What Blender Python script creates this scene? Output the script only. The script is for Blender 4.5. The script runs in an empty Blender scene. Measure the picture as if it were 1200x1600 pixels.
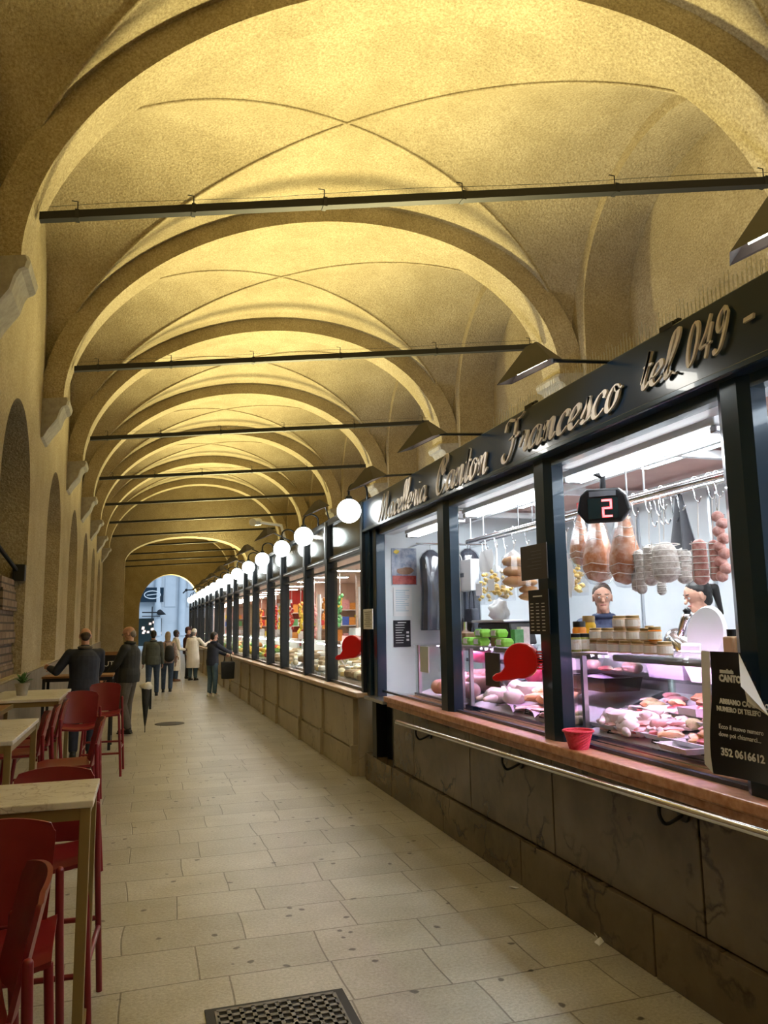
import bpy, bmesh, math, random
import numpy as np
from mathutils import Vector, Matrix, noise
random.seed(7)
sc = bpy.context.scene
COL = sc.collection
# ---------------------------------------------------------------- camera
F, EYE = 1200.0, 1.72
def cam_axes():
    d = Vector(((225-600)/F, -(980-800)/F, 1)).normalized()
    n = Vector((1, .015, 0)).cross(d).normalized()
    if n.y < 0: n = -n
    X = d.cross(n)
    if X.x < 0: X = -X
    return Matrix((X, d, n))            # rows: world axes in camera space
RW = cam_axes()
cam = bpy.data.objects.new('camera', bpy.data.cameras.new('camera')); COL.objects.link(cam)
cr, cu, cf = RW @ Vector((1,0,0)), RW @ Vector((0,1,0)), RW @ Vector((0,0,1))
cam.matrix_world = Matrix(((cr.x,cu.x,-cf.x,0),(cr.y,cu.y,-cf.y,0),(cr.z,cu.z,-cf.z,EYE),(0,0,0,1)))
cam.data.sensor_fit = 'VERTICAL'; cam.data.sensor_height = 32; cam.data.lens = 24
cam.data.clip_start = .05; cam.data.clip_end = 300
sc.camera = cam
def ray(px, py): return RW @ Vector(((px-600)/F, -(py-800)/F, 1))
def G(px, py, x=None, y=None, z=None):          # point of a known wall / floor plane under a photo position
    r = ray(px, py)
    t = x/r.x if x is not None else (y/r.y if y is not None else (z-EYE)/r.z)
    return Vector((0,0,EYE)) + t*r
# ---------------------------------------------------------------- world, exposure
sc.view_settings.view_transform = 'Standard'; sc.view_settings.look = 'None'
sc.view_settings.exposure = 0.0; sc.view_settings.gamma = 1.0; sc.view_settings.use_curve_mapping = False
w = bpy.data.worlds.new('world'); sc.world = w; w.use_nodes = True
bg = w.node_tree.nodes['Background']; bg.inputs[0].default_value = (.50,.72,1,1); bg.inputs[1].default_value = 1.1
sun = bpy.data.objects.new('daylight', bpy.data.lights.new('daylight','SUN')); COL.objects.link(sun)
sun.data.energy = 1.4; sun.data.angle = .6; sun.data.color = (.8,.9,1); sun.rotation_euler = (math.radians(50), 0, math.radians(25))
# ---------------------------------------------------------------- vault frame: u across (skewed), v along, z above the tie-rod line
DU = Vector((1, -.3167, .0343)); CV = Vector((-.0130, 1, .0015)); L0 = Vector((-1.02, 7.75, 5.75))
BAY, ULEN, NB0, NB1 = 4.766, 6.86, -3, 11
def VM(u, v, z): return L0 + DU*u + CV*v + Vector((0,0,z))
UW0, UW1 = -.5, ULEN+.5
UC = (UW0+UW1)/2; UA = (UW1-UW0)/2
ZSPR, ZRISE = -.57, 2.92
VLIGHT = []
def area(name, loc, tgt, sx, sy, power, color, spread=math.pi):
    l = bpy.data.lights.new(name, 'AREA'); l.shape = 'RECTANGLE'; l.size = sx; l.size_y = sy
    l.energy = power; l.color = color; l.spread = spread
    o = bpy.data.objects.new(name, l); COL.objects.link(o); o.location = loc
    o.rotation_euler = (Vector(tgt)-Vector(loc)).to_track_quat('-Z','Y').to_euler()
    return o
UPC = (1.0, .87, .40)
for k in range(-2, 11):                       # warm uplights standing on the stall roofs, one at each rib
    q = VM(3.75, k*BAY+1.0, 0)
    area('uplight', (2.75, q.y, 3.35), (2.35, q.y-2.0, 8), .4, .3, 300, UPC, math.radians(132))
for k in range(0, 4):                        # added cool fill lights above the stall roofs, washing the right hand wall
    q = VM(6.0, (k-.1)*BAY, 0)
    area('roof_work_lamp', (4.3, q.y, 3.25), (7.2, q.y+.3, 5.2), .6, .15, 38, (.80,.88,1), math.radians(150))
# ---------------------------------------------------------------- materials
MATS = {}
def mat(name, col, rough=.5, metal=0, col2=None, scale=5, detail=6, bump=0, bscale=None, emit=None, es=0, coat=0, spec=.5, lo=.35, hi=.65, sss=0, trans=0, stretch=None, bdist=.01):
    if name in MATS: return MATS[name]
    m = bpy.data.materials.new(name); m.use_nodes = True; nt = m.node_tree; N = nt.nodes; Lk = nt.links
    b = N['Principled BSDF']; MATS[name] = m
    b.inputs['Base Color'].default_value = (*col, 1); b.inputs['Roughness'].default_value = rough
    b.inputs['Metallic'].default_value = metal; b.inputs['Coat Weight'].default_value = coat
    b.inputs['Specular IOR Level'].default_value = spec
    if trans: b.inputs['Transmission Weight'].default_value = trans
    if emit: b.inputs['Emission Color'].default_value = (*emit,1); b.inputs['Emission Strength'].default_value = es
    if col2 or bump:
        tc = N.new('ShaderNodeTexCoord'); src = tc.outputs['Object']
        if stretch:
            mp = N.new('ShaderNodeMapping'); mp.inputs['Scale'].default_value = stretch; Lk.new(src, mp.inputs[0]); src = mp.outputs[0]
    if col2:
        n = N.new('ShaderNodeTexNoise'); n.inputs['Scale'].default_value = scale; n.inputs['Detail'].default_value = detail; n.inputs['Roughness'].default_value = .6
        Lk.new(src, n.inputs['Vector'])
        r = N.new('ShaderNodeValToRGB'); r.color_ramp.elements[0].position = lo; r.color_ramp.elements[1].position = hi
        r.color_ramp.elements[0].color = (*col,1); r.color_ramp.elements[1].color = (*col2,1)
        Lk.new(n.outputs['Fac'], r.inputs[0]); Lk.new(r.outputs[0], b.inputs['Base Color'])
    if bump:
        n2 = N.new('ShaderNodeTexNoise'); n2.inputs['Scale'].default_value = bscale or scale*3; n2.inputs['Detail'].default_value = 8
        Lk.new(src, n2.inputs['Vector'])
        bp = N.new('ShaderNodeBump'); bp.inputs['Strength'].default_value = bump; bp.inputs['Distance'].default_value = bdist
        Lk.new(n2.outputs['Fac'], bp.inputs['Height']); Lk.new(bp.outputs[0], b.inputs['Normal'])
    return m
def glass(name, tint=(1,1,1), refl=.08, rough=.02, tmax=.3):
    if name in MATS: return MATS[name]
    m = bpy.data.materials.new(name); m.use_nodes = True; nt = m.node_tree; N = nt.nodes; Lk = nt.links
    for n in list(N): N.remove(n)
    o = N.new('ShaderNodeOutputMaterial'); t = N.new('ShaderNodeBsdfTransparent'); g = N.new('ShaderNodeBsdfGlossy'); x = N.new('ShaderNodeMixShader')
    lw = N.new('ShaderNodeLayerWeight'); lw.inputs['Blend'].default_value = .35
    mr = N.new('ShaderNodeMapRange'); mr.inputs['To Min'].default_value = refl; mr.inputs['To Max'].default_value = tmax
    pw = N.new('ShaderNodeMath'); pw.operation = 'POWER'; pw.inputs[1].default_value = 3
    t.inputs[0].default_value = (*tint,1); g.inputs['Roughness'].default_value = rough
    Lk.new(lw.outputs['Facing'], pw.inputs[0]); Lk.new(pw.outputs[0], mr.inputs['Value']); Lk.new(mr.outputs[0], x.inputs[0])
    Lk.new(t.outputs[0], x.inputs[1]); Lk.new(g.outputs[0], x.inputs[2]); Lk.new(x.outputs[0], o.inputs[0])
    MATS[name] = m; return m
def emis(name, col, s):
    return mat(name, (.8,.8,.8), emit=col, es=s)

def plaster():
    m = mat('plaster', (.43,.355,.22), .9, col2=(.57,.485,.33), scale=1.3, detail=10, bump=.75, bscale=30, bdist=.025, lo=.3, hi=.7)
    nt = m.node_tree; N = nt.nodes; Lk = nt.links; b = N['Principled BSDF']
    old = b.inputs['Base Color'].links[0].from_socket
    tc = N.new('ShaderNodeTexCoord')
    n = N.new('ShaderNodeTexNoise'); n.inputs['Scale'].default_value = 40; n.inputs['Detail'].default_value = 9; n.inputs['Roughness'].default_value = .75
    Lk.new(tc.outputs['Object'], n.inputs['Vector'])
    r = N.new('ShaderNodeValToRGB'); r.color_ramp.elements[0].position = .36; r.color_ramp.elements[1].position = .62
    r.color_ramp.elements[0].color = (.50,.46,.38,1); r.color_ramp.elements[1].color = (1,1,1,1)
    mx = N.new('ShaderNodeMix'); mx.data_type = 'RGBA'; mx.blend_type = 'MULTIPLY'; mx.inputs['Factor'].default_value = 1
    Lk.new(n.outputs['Fac'], r.inputs[0]); Lk.new(old, mx.inputs['A']); Lk.new(r.outputs[0], mx.inputs['B'])
    Lk.new(mx.outputs['Result'], b.inputs['Base Color'])
    return m
plaster()
def floor_mat():
    m = bpy.data.materials.new('stone_paving'); m.use_nodes = True; MATS['paving'] = m
    nt = m.node_tree; N = nt.nodes; Lk = nt.links; b = N['Principled BSDF']
    tc = N.new('ShaderNodeTexCoord')
    wn = N.new('ShaderNodeTexNoise'); wn.inputs['Scale'].default_value = .8; wn.inputs['Detail'].default_value = 2
    Lk.new(tc.outputs['Object'], wn.inputs['Vector'])
    va = N.new('ShaderNodeVectorMath'); va.operation = 'MULTIPLY_ADD'; va.inputs[1].default_value = (.12,.1,0)
    Lk.new(wn.outputs['Color'], va.inputs[0]); Lk.new(tc.outputs['Object'], va.inputs[2])
    br = N.new('ShaderNodeTexBrick'); br.inputs['Scale'].default_value = 1; br.inputs['Brick Width'].default_value = .64; br.inputs['Row Height'].default_value = .42
    br.inputs['Mortar Size'].default_value = .0055; br.inputs['Mortar Smooth'].default_value = .4; br.offset = .42; br.squash = .8; br.squash_frequency = 3
    br.inputs['Color1'].default_value = (.47,.45,.385,1); br.inputs['Color2'].default_value = (.58,.56,.49,1); br.inputs['Mortar'].default_value = (.24,.22,.18,1)
    Lk.new(va.outputs[0], br.inputs['Vector'])
    n1 = N.new('ShaderNodeTexNoise'); n1.inputs['Scale'].default_value = 60; n1.inputs['Detail'].default_value = 8; n1.inputs['Roughness'].default_value = .8
    r1 = N.new('ShaderNodeValToRGB'); r1.color_ramp.elements[0].position = .3; r1.color_ramp.elements[0].color = (.48,.46,.41,1); r1.color_ramp.elements[1].position = .65
    n3 = N.new('ShaderNodeTexNoise'); n3.inputs['Scale'].default_value = 2.2; n3.inputs['Detail'].default_value = 5
    r3 = N.new('ShaderNodeValToRGB'); r3.color_ramp.elements[0].position = .3; r3.color_ramp.elements[0].color = (.74,.71,.64,1); r3.color_ramp.elements[1].position = .65
    vo = N.new('ShaderNodeTexVoronoi'); vo.inputs['Scale'].default_value = 5.5; vo.inputs['Randomness'].default_value = 1
    r2 = N.new('ShaderNodeValToRGB'); r2.color_ramp.elements[0].position = .085; r2.color_ramp.elements[0].color = (.22,.2,.19,1); r2.color_ramp.elements[1].position = .12; 
    wn2 = N.new('ShaderNodeTexNoise'); wn2.inputs['Scale'].default_value = 14
    va2 = N.new('ShaderNodeVectorMath'); va2.operation = 'MULTIPLY_ADD'; va2.inputs[1].default_value = (.05,.05,0)
    Lk.new(tc.outputs['Object'], wn2.inputs['Vector']); Lk.new(wn2.outputs['Color'], va2.inputs[0]); Lk.new(tc.outputs['Object'], va2.inputs[2]); Lk.new(va2.outputs[0], vo.inputs['Vector'])
    for n in (n1, n3): Lk.new(tc.outputs['Object'], n.inputs['Vector'])
    Lk.new(n1.outputs['Fac'], r1.inputs[0]); Lk.new(n3.outputs['Fac'], r3.inputs[0]); Lk.new(vo.outputs['Distance'], r2.inputs[0])
    cur = br.outputs['Color']
    for r in (r1, r3, r2):
        mx = N.new('ShaderNodeMix'); mx.data_type = 'RGBA'; mx.blend_type = 'MULTIPLY'; mx.inputs['Factor'].default_value = 1
        Lk.new(cur, mx.inputs['A']); Lk.new(r.outputs[0], mx.inputs['B']); cur = mx.outputs['Result']
    Lk.new(cur, b.inputs['Base Color'])
    rr = N.new('ShaderNodeMapRange'); rr.inputs['From Min'].default_value = .2; rr.inputs['From Max'].default_value = .8; rr.inputs['To Min'].default_value = .30; rr.inputs['To Max'].default_value = .40
    Lk.new(n3.outputs['Fac'], rr.inputs['Value']); Lk.new(rr.outputs[0], b.inputs['Roughness'])
    n4 = N.new('ShaderNodeTexNoise'); n4.inputs['Scale'].default_value = 38; n4.inputs['Detail'].default_value = 7
    Lk.new(tc.outputs['Object'], n4.inputs['Vector'])
    ad = N.new('ShaderNodeMath'); ad.operation = 'MULTIPLY_ADD'; ad.inputs[1].default_value = .5
    Lk.new(n4.outputs['Fac'], ad.inputs[0])
    mm = N.new('ShaderNodeMath'); mm.operation = 'MULTIPLY'; mm.inputs[1].default_value = -.8
    Lk.new(br.outputs['Fac'], mm.inputs[0]); Lk.new(mm.outputs[0], ad.inputs[2])
    bp = N.new('ShaderNodeBump'); bp.inputs['Strength'].default_value = .45; bp.inputs['Distance'].default_value = .008
    Lk.new(ad.outputs[0], bp.inputs['Height']); Lk.new(bp.outputs[0], b.inputs['Normal'])
floor_mat()
def veined(name, c1, c2, cv, rough, scale=2.0, vs=3.0, vw=.03):
    m = mat(name, c1, rough, col2=c2, scale=scale, detail=8, bump=.05)
    nt = m.node_tree; N = nt.nodes; Lk = nt.links; b = N['Principled BSDF']
    old = b.inputs['Base Color'].links[0].from_socket
    tc = N.new('ShaderNodeTexCoord'); wn = N.new('ShaderNodeTexNoise'); wn.inputs['Scale'].default_value = 3; wn.inputs['Detail'].default_value = 6
    Lk.new(tc.outputs['Object'], wn.inputs['Vector'])
    va = N.new('ShaderNodeVectorMath'); va.operation = 'MULTIPLY_ADD'; va.inputs[1].default_value = (.7,.7,.7)
    Lk.new(wn.outputs['Color'], va.inputs[0]); Lk.new(tc.outputs['Object'], va.inputs[2])
    vo = N.new('ShaderNodeTexVoronoi'); vo.feature = 'DISTANCE_TO_EDGE'; vo.inputs['Scale'].default_value = vs
    Lk.new(va.outputs[0], vo.inputs['Vector'])
    r = N.new('ShaderNodeValToRGB'); r.color_ramp.elements[0].position = 0; r.color_ramp.elements[0].color = (1,1,1,1); r.color_ramp.elements[1].position = vw; r.color_ramp.elements[1].color = (0,0,0,1)
    n5 = N.new('ShaderNodeTexNoise'); n5.inputs['Scale'].default_value = 2.5; Lk.new(tc.outputs['Object'], n5.inputs['Vector'])
    r5 = N.new('ShaderNodeValToRGB'); r5.color_ramp.elements[0].position = .45; r5.color_ramp.elements[1].position = .6
    mu = N.new('ShaderNodeMath'); mu.operation = 'MULTIPLY'
    Lk.new(vo.outputs['Distance'], r.inputs[0]); Lk.new(n5.outputs['Fac'], r5.inputs[0]); Lk.new(r.outputs[0], mu.inputs[0]); Lk.new(r5.outputs[0], mu.inputs[1])
    mx = N.new('ShaderNodeMix'); mx.data_type = 'RGBA'; mx.inputs['B'].default_value = (*cv,1)
    Lk.new(mu.outputs[0], mx.inputs['Factor']); Lk.new(old, mx.inputs['A']); Lk.new(mx.outputs['Result'], b.inputs['Base Color'])
    return m
veined('dark_marble', (.085,.062,.038), (.17,.13,.085), (.035,.022,.014), .2, 1.6, 2.2, .05)
veined('beige_marble', (.34,.29,.20), (.48,.42,.32), (.2,.16,.1), .3, 1.3, 1.6, .03)
veined('table_marble', (.55,.52,.48), (.72,.70,.66), (.30,.25,.22), .3, 4, 9, .05)
mat('red_marble', (.44,.19,.10), .3, col2=(.66,.38,.24), scale=18, bump=.05)
def brick_mat():
    m = bpy.data.materials.new('old_brick'); m.use_nodes = True; MATS['old_brick'] = m
    N = m.node_tree.nodes; Lk = m.node_tree.links; b = N['Principled BSDF']; b.inputs['Roughness'].default_value = .9
    tc = N.new('ShaderNodeTexCoord'); mp = N.new('ShaderNodeMapping'); mp.inputs['Rotation'].default_value = (math.pi/2,0,math.pi/2)
    sx = N.new('ShaderNodeSeparateXYZ'); cx = N.new('ShaderNodeCombineXYZ'); ad = N.new('ShaderNodeMath')
    Lk.new(tc.outputs['Object'], sx.inputs[0]); Lk.new(sx.outputs['X'], ad.inputs[0]); Lk.new(sx.outputs['Y'], ad.inputs[1])
    Lk.new(ad.outputs[0], cx.inputs['X']); Lk.new(sx.outputs['Z'], cx.inputs['Y'])
    br = N.new('ShaderNodeTexBrick'); br.inputs['Scale'].default_value = 1; br.inputs['Brick Width'].default_value = .28; br.inputs['Row Height'].default_value = .1; br.inputs['Mortar Size'].default_value = .012
    br.inputs['Color1'].default_value = (.16,.10,.07,1); br.inputs['Color2'].default_value = (.26,.19,.14,1); br.inputs['Mortar'].default_value = (.07,.055,.045,1)
    Lk.new(cx.outputs[0], br.inputs['Vector']); Lk.new(br.outputs['Color'], b.inputs['Base Color'])
    bp = N.new('ShaderNodeBump'); bp.inputs['Strength'].default_value = .8; bp.inputs['Distance'].default_value = .02; bp.invert = True
    Lk.new(br.outputs['Fac'], bp.inputs['Height']); Lk.new(bp.outputs[0], b.inputs['Normal'])
brick_mat()
M = MATS
mat('steel_frame', (.012,.034,.058), .28, .3, coat=.4)
mat('steel_dark', (.010,.014,.018), .35, .3)
mat('sign_face', (.010,.028,.060), .28, .1, coat=.3)
mat('letter_cream', (.78,.72,.68), .5, col2=(.86,.80,.76), scale=20)
mat('iron', (.008,.008,.009), .6)
mat('hood', (.035,.028,.026), .55, col2=(.05,.04,.035), scale=8)
mat('chrome', (.75,.76,.78), .16, 1)
mat('inox', (.55,.57,.60), .3, 1, col2=(.65,.67,.7), scale=3, stretch=(1,.1,1))
mat('white_wall', (.70,.76,.80), .4, col2=(.76,.81,.84), scale=2)
mat('white_paint', (.78,.80,.82), .35)
mat('pink_ceiling', (.52,.30,.26), .6, col2=(.58,.36,.31), scale=2)
mat('red_shell', (.17,.008,.013), .34, col2=(.20,.012,.018), scale=6)
mat('gold_metal', (.30,.22,.09), .38, .35)
mat('wood', (.20,.09,.035), .4, col2=(.30,.15,.06), scale=6, stretch=(1,8,8))
mat('black_plastic', (.012,.012,.014), .35)
mat('card_black', (.010,.010,.014), .3)
mat('card_grey', (.05,.042,.040), .4)
mat('paper', (.82,.83,.85), .7)
mat('plastic_white', (.75,.74,.80), .35)
mat('plastic_red', (.70,.006,.008), .3, coat=.3)
mat('ink', (.02,.02,.025), .6)
mat('ink_white', (.8,.8,.8), .6)
mat('ink_blue', (.25,.45,.6), .6)
mat('stone_grey', (.30,.275,.24), .85, col2=(.40,.37,.33), scale=12, bump=.3)
mat('dado', (.13,.105,.075), .6, col2=(.20,.165,.12), scale=3, bump=.2)
mat('dark_window', (.015,.03,.032), .15)
mat('rubber', (.02,.02,.02), .8)
emis('globe_glow', (.93,1,.98), 10)
emis('tube_glow', (.90,.96,1), 8)
emis('panel_glow', (.90,.96,1), 27)
emis('case_tube', (1,.98,.92), 55)
emis('meat_tube', (1,.55,.95), 110)
emis('led_red', (1,.02,.03), 5)
emis('lamp_glow', (1,.96,.85), 25)
emis('warm_panel', (1,.88,.80), 70)
glass('shop_glass', (.97,.985,.98), .03)
glass('case_glass', (.95,.98,.975), .05)
glass('sign_glass', (.30,.40,.42), .25, .12, .8)
glass('plastic_film', (.93,.94,.96), .14, .15)
# ---------------------------------------------------------------- mesh builder
def catmull(P, n=6, closed=False):
    P = [Vector(p) for p in P]; out = []
    m = len(P)
    rng = range(m if closed else m-1)
    for i in rng:
        if closed: a,b,c,d = P[(i-1)%m],P[i],P[(i+1)%m],P[(i+2)%m]
        else: a,b,c,d = P[max(i-1,0)],P[i],P[i+1],P[min(i+2,m-1)]
        for j in range(n):
            t = j/n
            out.append(.5*((2*b)+(c-a)*t+(2*a-5*b+4*c-d)*t*t+(3*b-a-3*c+d)*t**3))
    if not closed: out.append(P[-1].copy())
    return out
class MB:
    def __init__(s, m=None): s.v=[]; s.f=[]; s.m=m
    def add(s, vs, fs):
        o=len(s.v)
        for p in vs:
            p=Vector(p); s.v.append(s.m@p if s.m else p)
        for f in fs: s.f.append(tuple(i+o for i in f))
        return s
    def box(s,x0,x1,y0,y1,z0,z1,m=None):
        vs=[Vector((x,y,z)) for x in (x0,x1) for y in (y0,y1) for z in (z0,z1)]
        if m: vs=[m@p for p in vs]
        return s.add(vs,[(0,1,3,2),(4,6,7,5),(0,4,5,1),(2,3,7,6),(0,2,6,4),(1,5,7,3)])
    def cbox(s,c,sz,m=None):
        c=Vector(c); vs=[Vector((x*sz[0]/2,y*sz[1]/2,z*sz[2]/2)) for x in (-1,1) for y in (-1,1) for z in (-1,1)]
        vs=[(m@p if m else p)+c for p in vs]
        return s.add(vs,[(0,1,3,2),(4,6,7,5),(0,4,5,1),(2,3,7,6),(0,2,6,4),(1,5,7,3)])
    def rings(s,R,cap=True,closed=False):
        n=len(R[0]); vs=[p for r in R for p in r]; fs=[]
        m=len(R)
        for i in range(m if closed else m-1):
            a=i*n; b=((i+1)%m)*n
            for j in range(n): fs.append((a+j,a+(j+1)%n,b+(j+1)%n,b+j))
        if cap and not closed: fs.append(tuple(range(n))[::-1]); fs.append(tuple((m-1)*n+j for j in range(n)))
        return s.add(vs,fs)
    def tube(s,P,r,n=10,closed=False,cap=True):
        P=[Vector(p) for p in P]; R=[]; up=None; m=len(P)
        for i,p in enumerate(P):
            if closed: t=(P[(i+1)%m]-P[i-1]).normalized()
            else: t=(P[min(i+1,m-1)]-P[max(i-1,0)]).normalized()
            if up is None:
                up=Vector((0,0,1)) if abs(t.z)<.9 else Vector((1,0,0))
            a=(up-t*up.dot(t)).normalized(); b=t.cross(a); up=a
            rr=r[i] if isinstance(r,(list,tuple)) else r
            R.append([p+(a*math.cos(k*2*math.pi/n)+b*math.sin(k*2*math.pi/n))*rr for k in range(n)])
        return s.rings(R,cap,closed)
    def cap(s,a,b,ra,rb,n=12,sx=1.0,side=None):      # tapered capsule, optionally flattened along 'side'
        a=Vector(a); b=Vector(b); t=(b-a); L=t.length; t=t/L if L>1e-6 else Vector((0,0,1))
        e=Vector(side) if side else (Vector((1,0,0)) if abs(t.x)<.9 else Vector((0,1,0)))
        e=(e-t*e.dot(t)).normalized(); g=t.cross(e); R=[]
        st=[(-math.pi/2+i*math.pi/10) for i in range(1,6)]
        for q in st: R.append((a+t*ra*math.sin(q), ra*math.cos(q)))
        for q in reversed(st): R.append((b-t*rb*math.sin(q), rb*math.cos(q)))
        RR=[[c+(e*math.cos(k*2*math.pi/n)*sx+g*math.sin(k*2*math.pi/n))*r for k in range(n)] for c,r in R]
        return s.rings(RR)
    def lathe(s,prof,c=(0,0,0),n=20,m=None):
        c=Vector(c); R=[]
        for r,z in prof:
            ring=[Vector((r*math.cos(k*2*math.pi/n),r*math.sin(k*2*math.pi/n),z)) for k in range(n)]
            R.append([(m@p if m else p)+c for p in ring])
        return s.rings(R)
    def prism(s,poly,fr,d):          # poly in 2D; fr(x,y,depth)->Vector
        n=len(poly)
        return s.add([fr(x,y,0) for x,y in poly]+[fr(x,y,d) for x,y in poly],[tuple(range(n)),tuple(range(2*n-1,n-1,-1))]+[(i,i+n,(i+1)%n+n,(i+1)%n) for i in range(n)])
    def grid(s,fn,nu,nv):
        vs=[fn(i/nu,j/nv) for i in range(nu+1) for j in range(nv+1)]
        return s.add(vs,[(i*(nv+1)+j,(i+1)*(nv+1)+j,(i+1)*(nv+1)+j+1,i*(nv+1)+j+1) for i in range(nu) for j in range(nv)])
    def blob(s,c,sz,n=2,amp=.15,fr=2.0,seed=0,m=None):
        bm=bmesh.new(); bmesh.ops.create_icosphere(bm,subdivisions=n,radius=1); c=Vector(c)
        vs=[]
        for v in bm.verts:
            q=v.co; k=1+amp*noise.noise(q*fr+Vector((seed*3.1,seed*1.7,seed)))
            p=Vector((q.x*sz[0]*k,q.y*sz[1]*k,q.z*sz[2]*k)); vs.append((m@p if m else p)+c)
        fs=[tuple(v.index for v in f.verts) for f in bm.faces]; bm.free()
        return s.add(vs,fs)
    def build(s,name,mt,parent=None,smooth=False,bevel=0,loc=None,sharp=None,sub=0,remesh=0):
        me=bpy.data.meshes.new(name); me.from_pydata([tuple(p) for p in s.v],[],s.f); me.update()
        bm=bmesh.new(); bm.from_mesh(me); bmesh.ops.recalc_face_normals(bm,faces=bm.faces); bm.to_mesh(me); bm.free()
        if isinstance(mt,str): mt=MATS[mt]
        me.materials.append(mt)
        if smooth: me.shade_smooth(); 
        if smooth and sharp is not None: me.set_sharp_from_angle(angle=math.radians(sharp))
        o=bpy.data.objects.new(name,me); COL.objects.link(o)
        if parent: o.parent=parent
        if loc is not None: o.location=loc
        if remesh:
            md=o.modifiers.new('r','REMESH'); md.mode='VOXEL'; md.voxel_size=remesh; md.use_smooth_shade=True
            ms=o.modifiers.new('s','SMOOTH'); ms.iterations=3; ms.factor=.5
        if bevel:
            md=o.modifiers.new('b','BEVEL'); md.width=bevel; md.segments=2; md.limit_method='ANGLE'
        if sub:
            md=o.modifiers.new('u','SUBSURF'); md.levels=sub; md.render_levels=sub
        return o
def tag(o,label,cat,group=None,kind=None):
    o['label']=label; o['category']=cat
    if group: o['group']=group
    if kind: o['kind']=kind
    return o
def thing(name,label,cat,loc=(0,0,0),rz=0,group=None):
    o=bpy.data.objects.new(name,None); COL.objects.link(o); o.location=loc; o.rotation_euler=(0,0,rz); o.empty_display_size=.1
    return tag(o,label,cat,group)
KIDS={}
def dup(root,loc,rz=0,label=None,scale=None,rot=None):
    def cp(o,par):
        c=o.copy(); COL.objects.link(c)
        if par: c.parent=par
        for ch in o.children: cp(ch,c)
        return c
    r=cp(root,None); r.location=loc; r.rotation_euler=rot if rot else (0,0,rz)
    if scale: r.scale=scale
    if label: r['label']=label
    return r
def struct(o): o['kind']='structure'; return o
ORD=['first','second','third','fourth','fifth','sixth','seventh','eighth','ninth','tenth','eleventh','twelfth','thirteenth','fourteenth','fifteenth','sixteenth','seventeenth','eighteenth','nineteenth','twentieth','twenty-first','twenty-second']
def text_mesh(name,txt,size,mt,parent,origin,xd,yd,ext=.0015,align='LEFT',bold=0):
    c=bpy.data.curves.new(name,'FONT'); c.body=txt; c.size=size; c.extrude=ext; c.align_x=align; c.offset=bold; c.resolution_u=2
    t=bpy.data.objects.new('tmp',c); COL.objects.link(t)
    dg=bpy.context.evaluated_depsgraph_get(); me=bpy.data.meshes.new_from_object(t.evaluated_get(dg)); bpy.data.objects.remove(t)
    xd=Vector(xd).normalized(); yd=Vector(yd).normalized(); zd=xd.cross(yd)
    me.transform(Matrix(((xd.x,yd.x,zd.x,origin[0]),(xd.y,yd.y,zd.y,origin[1]),(xd.z,yd.z,zd.z,origin[2]),(0,0,0,1))))
    me.materials.clear(); me.materials.append(MATS[mt])
    o=bpy.data.objects.new(name,me); COL.objects.link(o); o.parent=parent
    return o
# ================================================================ STRUCTURE
mb=MB(); mb.grid(lambda a,b:Vector((-2.4+a*9.6,-9+b*70,0)),12,60); struct(mb.build('floor','paving'))
def web_z(un,vn):
    q=min(abs(un),abs(vn)); return ZSPR+.08+ZRISE*math.sqrt(max(0,1-q*q))
NN=44
def ceiling():
    mb=MB()
    par=[math.sin((i/NN*2-1)*math.pi/2) for i in range(NN+1)]
    for k in range(NB0,NB1):
        vs=[]; fs=[]
        for i,a in enumerate(par):
            for j,b in enumerate(par):
                vs.append(VM(UC+a*UA, (k+.5)*BAY+b*BAY/2, web_z(a,b)))
        W=NN+1
        for i in range(NN):
            for j in range(NN):
                a=(i*W+j,(i+1)*W+j,(i+1)*W+j+1,i*W+j+1)
                if (i+.5-NN/2)*(j+.5-NN/2)>0: fs+=[(a[0],a[1],a[2]),(a[0],a[2],a[3])]
                else: fs+=[(a[0],a[1],a[3]),(a[1],a[2],a[3])]
        mb.add(vs,fs)
    o=mb.build('ceiling','plaster',smooth=True,sharp=9); struct(o)
ceiling()
def groins():
    n=0
    for k in range(-1,6):
        mb=MB()
        for sg in (1,-1):
            P=[]
            for i in range(61):
                a=math.sin((i/60*2-1)*math.pi/2)*.985; P.append(VM(UC+a*UA,(k+.5)*BAY+sg*a*BAY/2,web_z(a,a)-.004))
            mb.tube(P,.020,6)
        struct(mb.build('trim_%d'%(60+n),'plaster',smooth=True)); n+=1
groins()
RA=(ULEN+.4)/2
def rib(k):
    v0=k*BAY; mb=MB(); R=[]
    n=56
    for i in range(n+1):
        t=math.pi*i/n; c=-math.cos(t); s=math.sin(t)
        ring=[]
        for dr,dv in ((0,-.26),(0,.26),(.34,.26),(.34,-.26)):
            ring.append(VM(UC+c*(RA+dr), v0+dv, ZSPR+s*(2.72+dr)))
        R.append(ring)
    mb.rings(R)
    o=mb.build('trim_%d'%(k-NB0+1),'plaster',smooth=True,sharp=35); struct(o)
    for sd in (-1,1):
        mb=MB(); u0=UC+sd*(UA+.02); prof=[(0,-.62),(0,0),(.40,0),(.42,-.05),(.40,-.12),(.34,-.14),(.30,-.2),(.26,-.33),(.12,-.50),(.06,-.60)]
        def fr(x,y,d,u0=u0,sd=sd,v0=v0): return VM(u0-sd*x*1.0, v0-.34+d, ZSPR+.02+y)
        n=len(prof)
        rings=[]
        for d in (0,.05,.63,.68):
            kx=1 if d in (.05,.63) else .93
            rings.append([fr(x*kx,y,d) for x,y in prof])
        mb.rings(rings)
        c=mb.build('corbel','stone_grey',o)
for k in range(NB0,NB1+1): rib(k)
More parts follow.
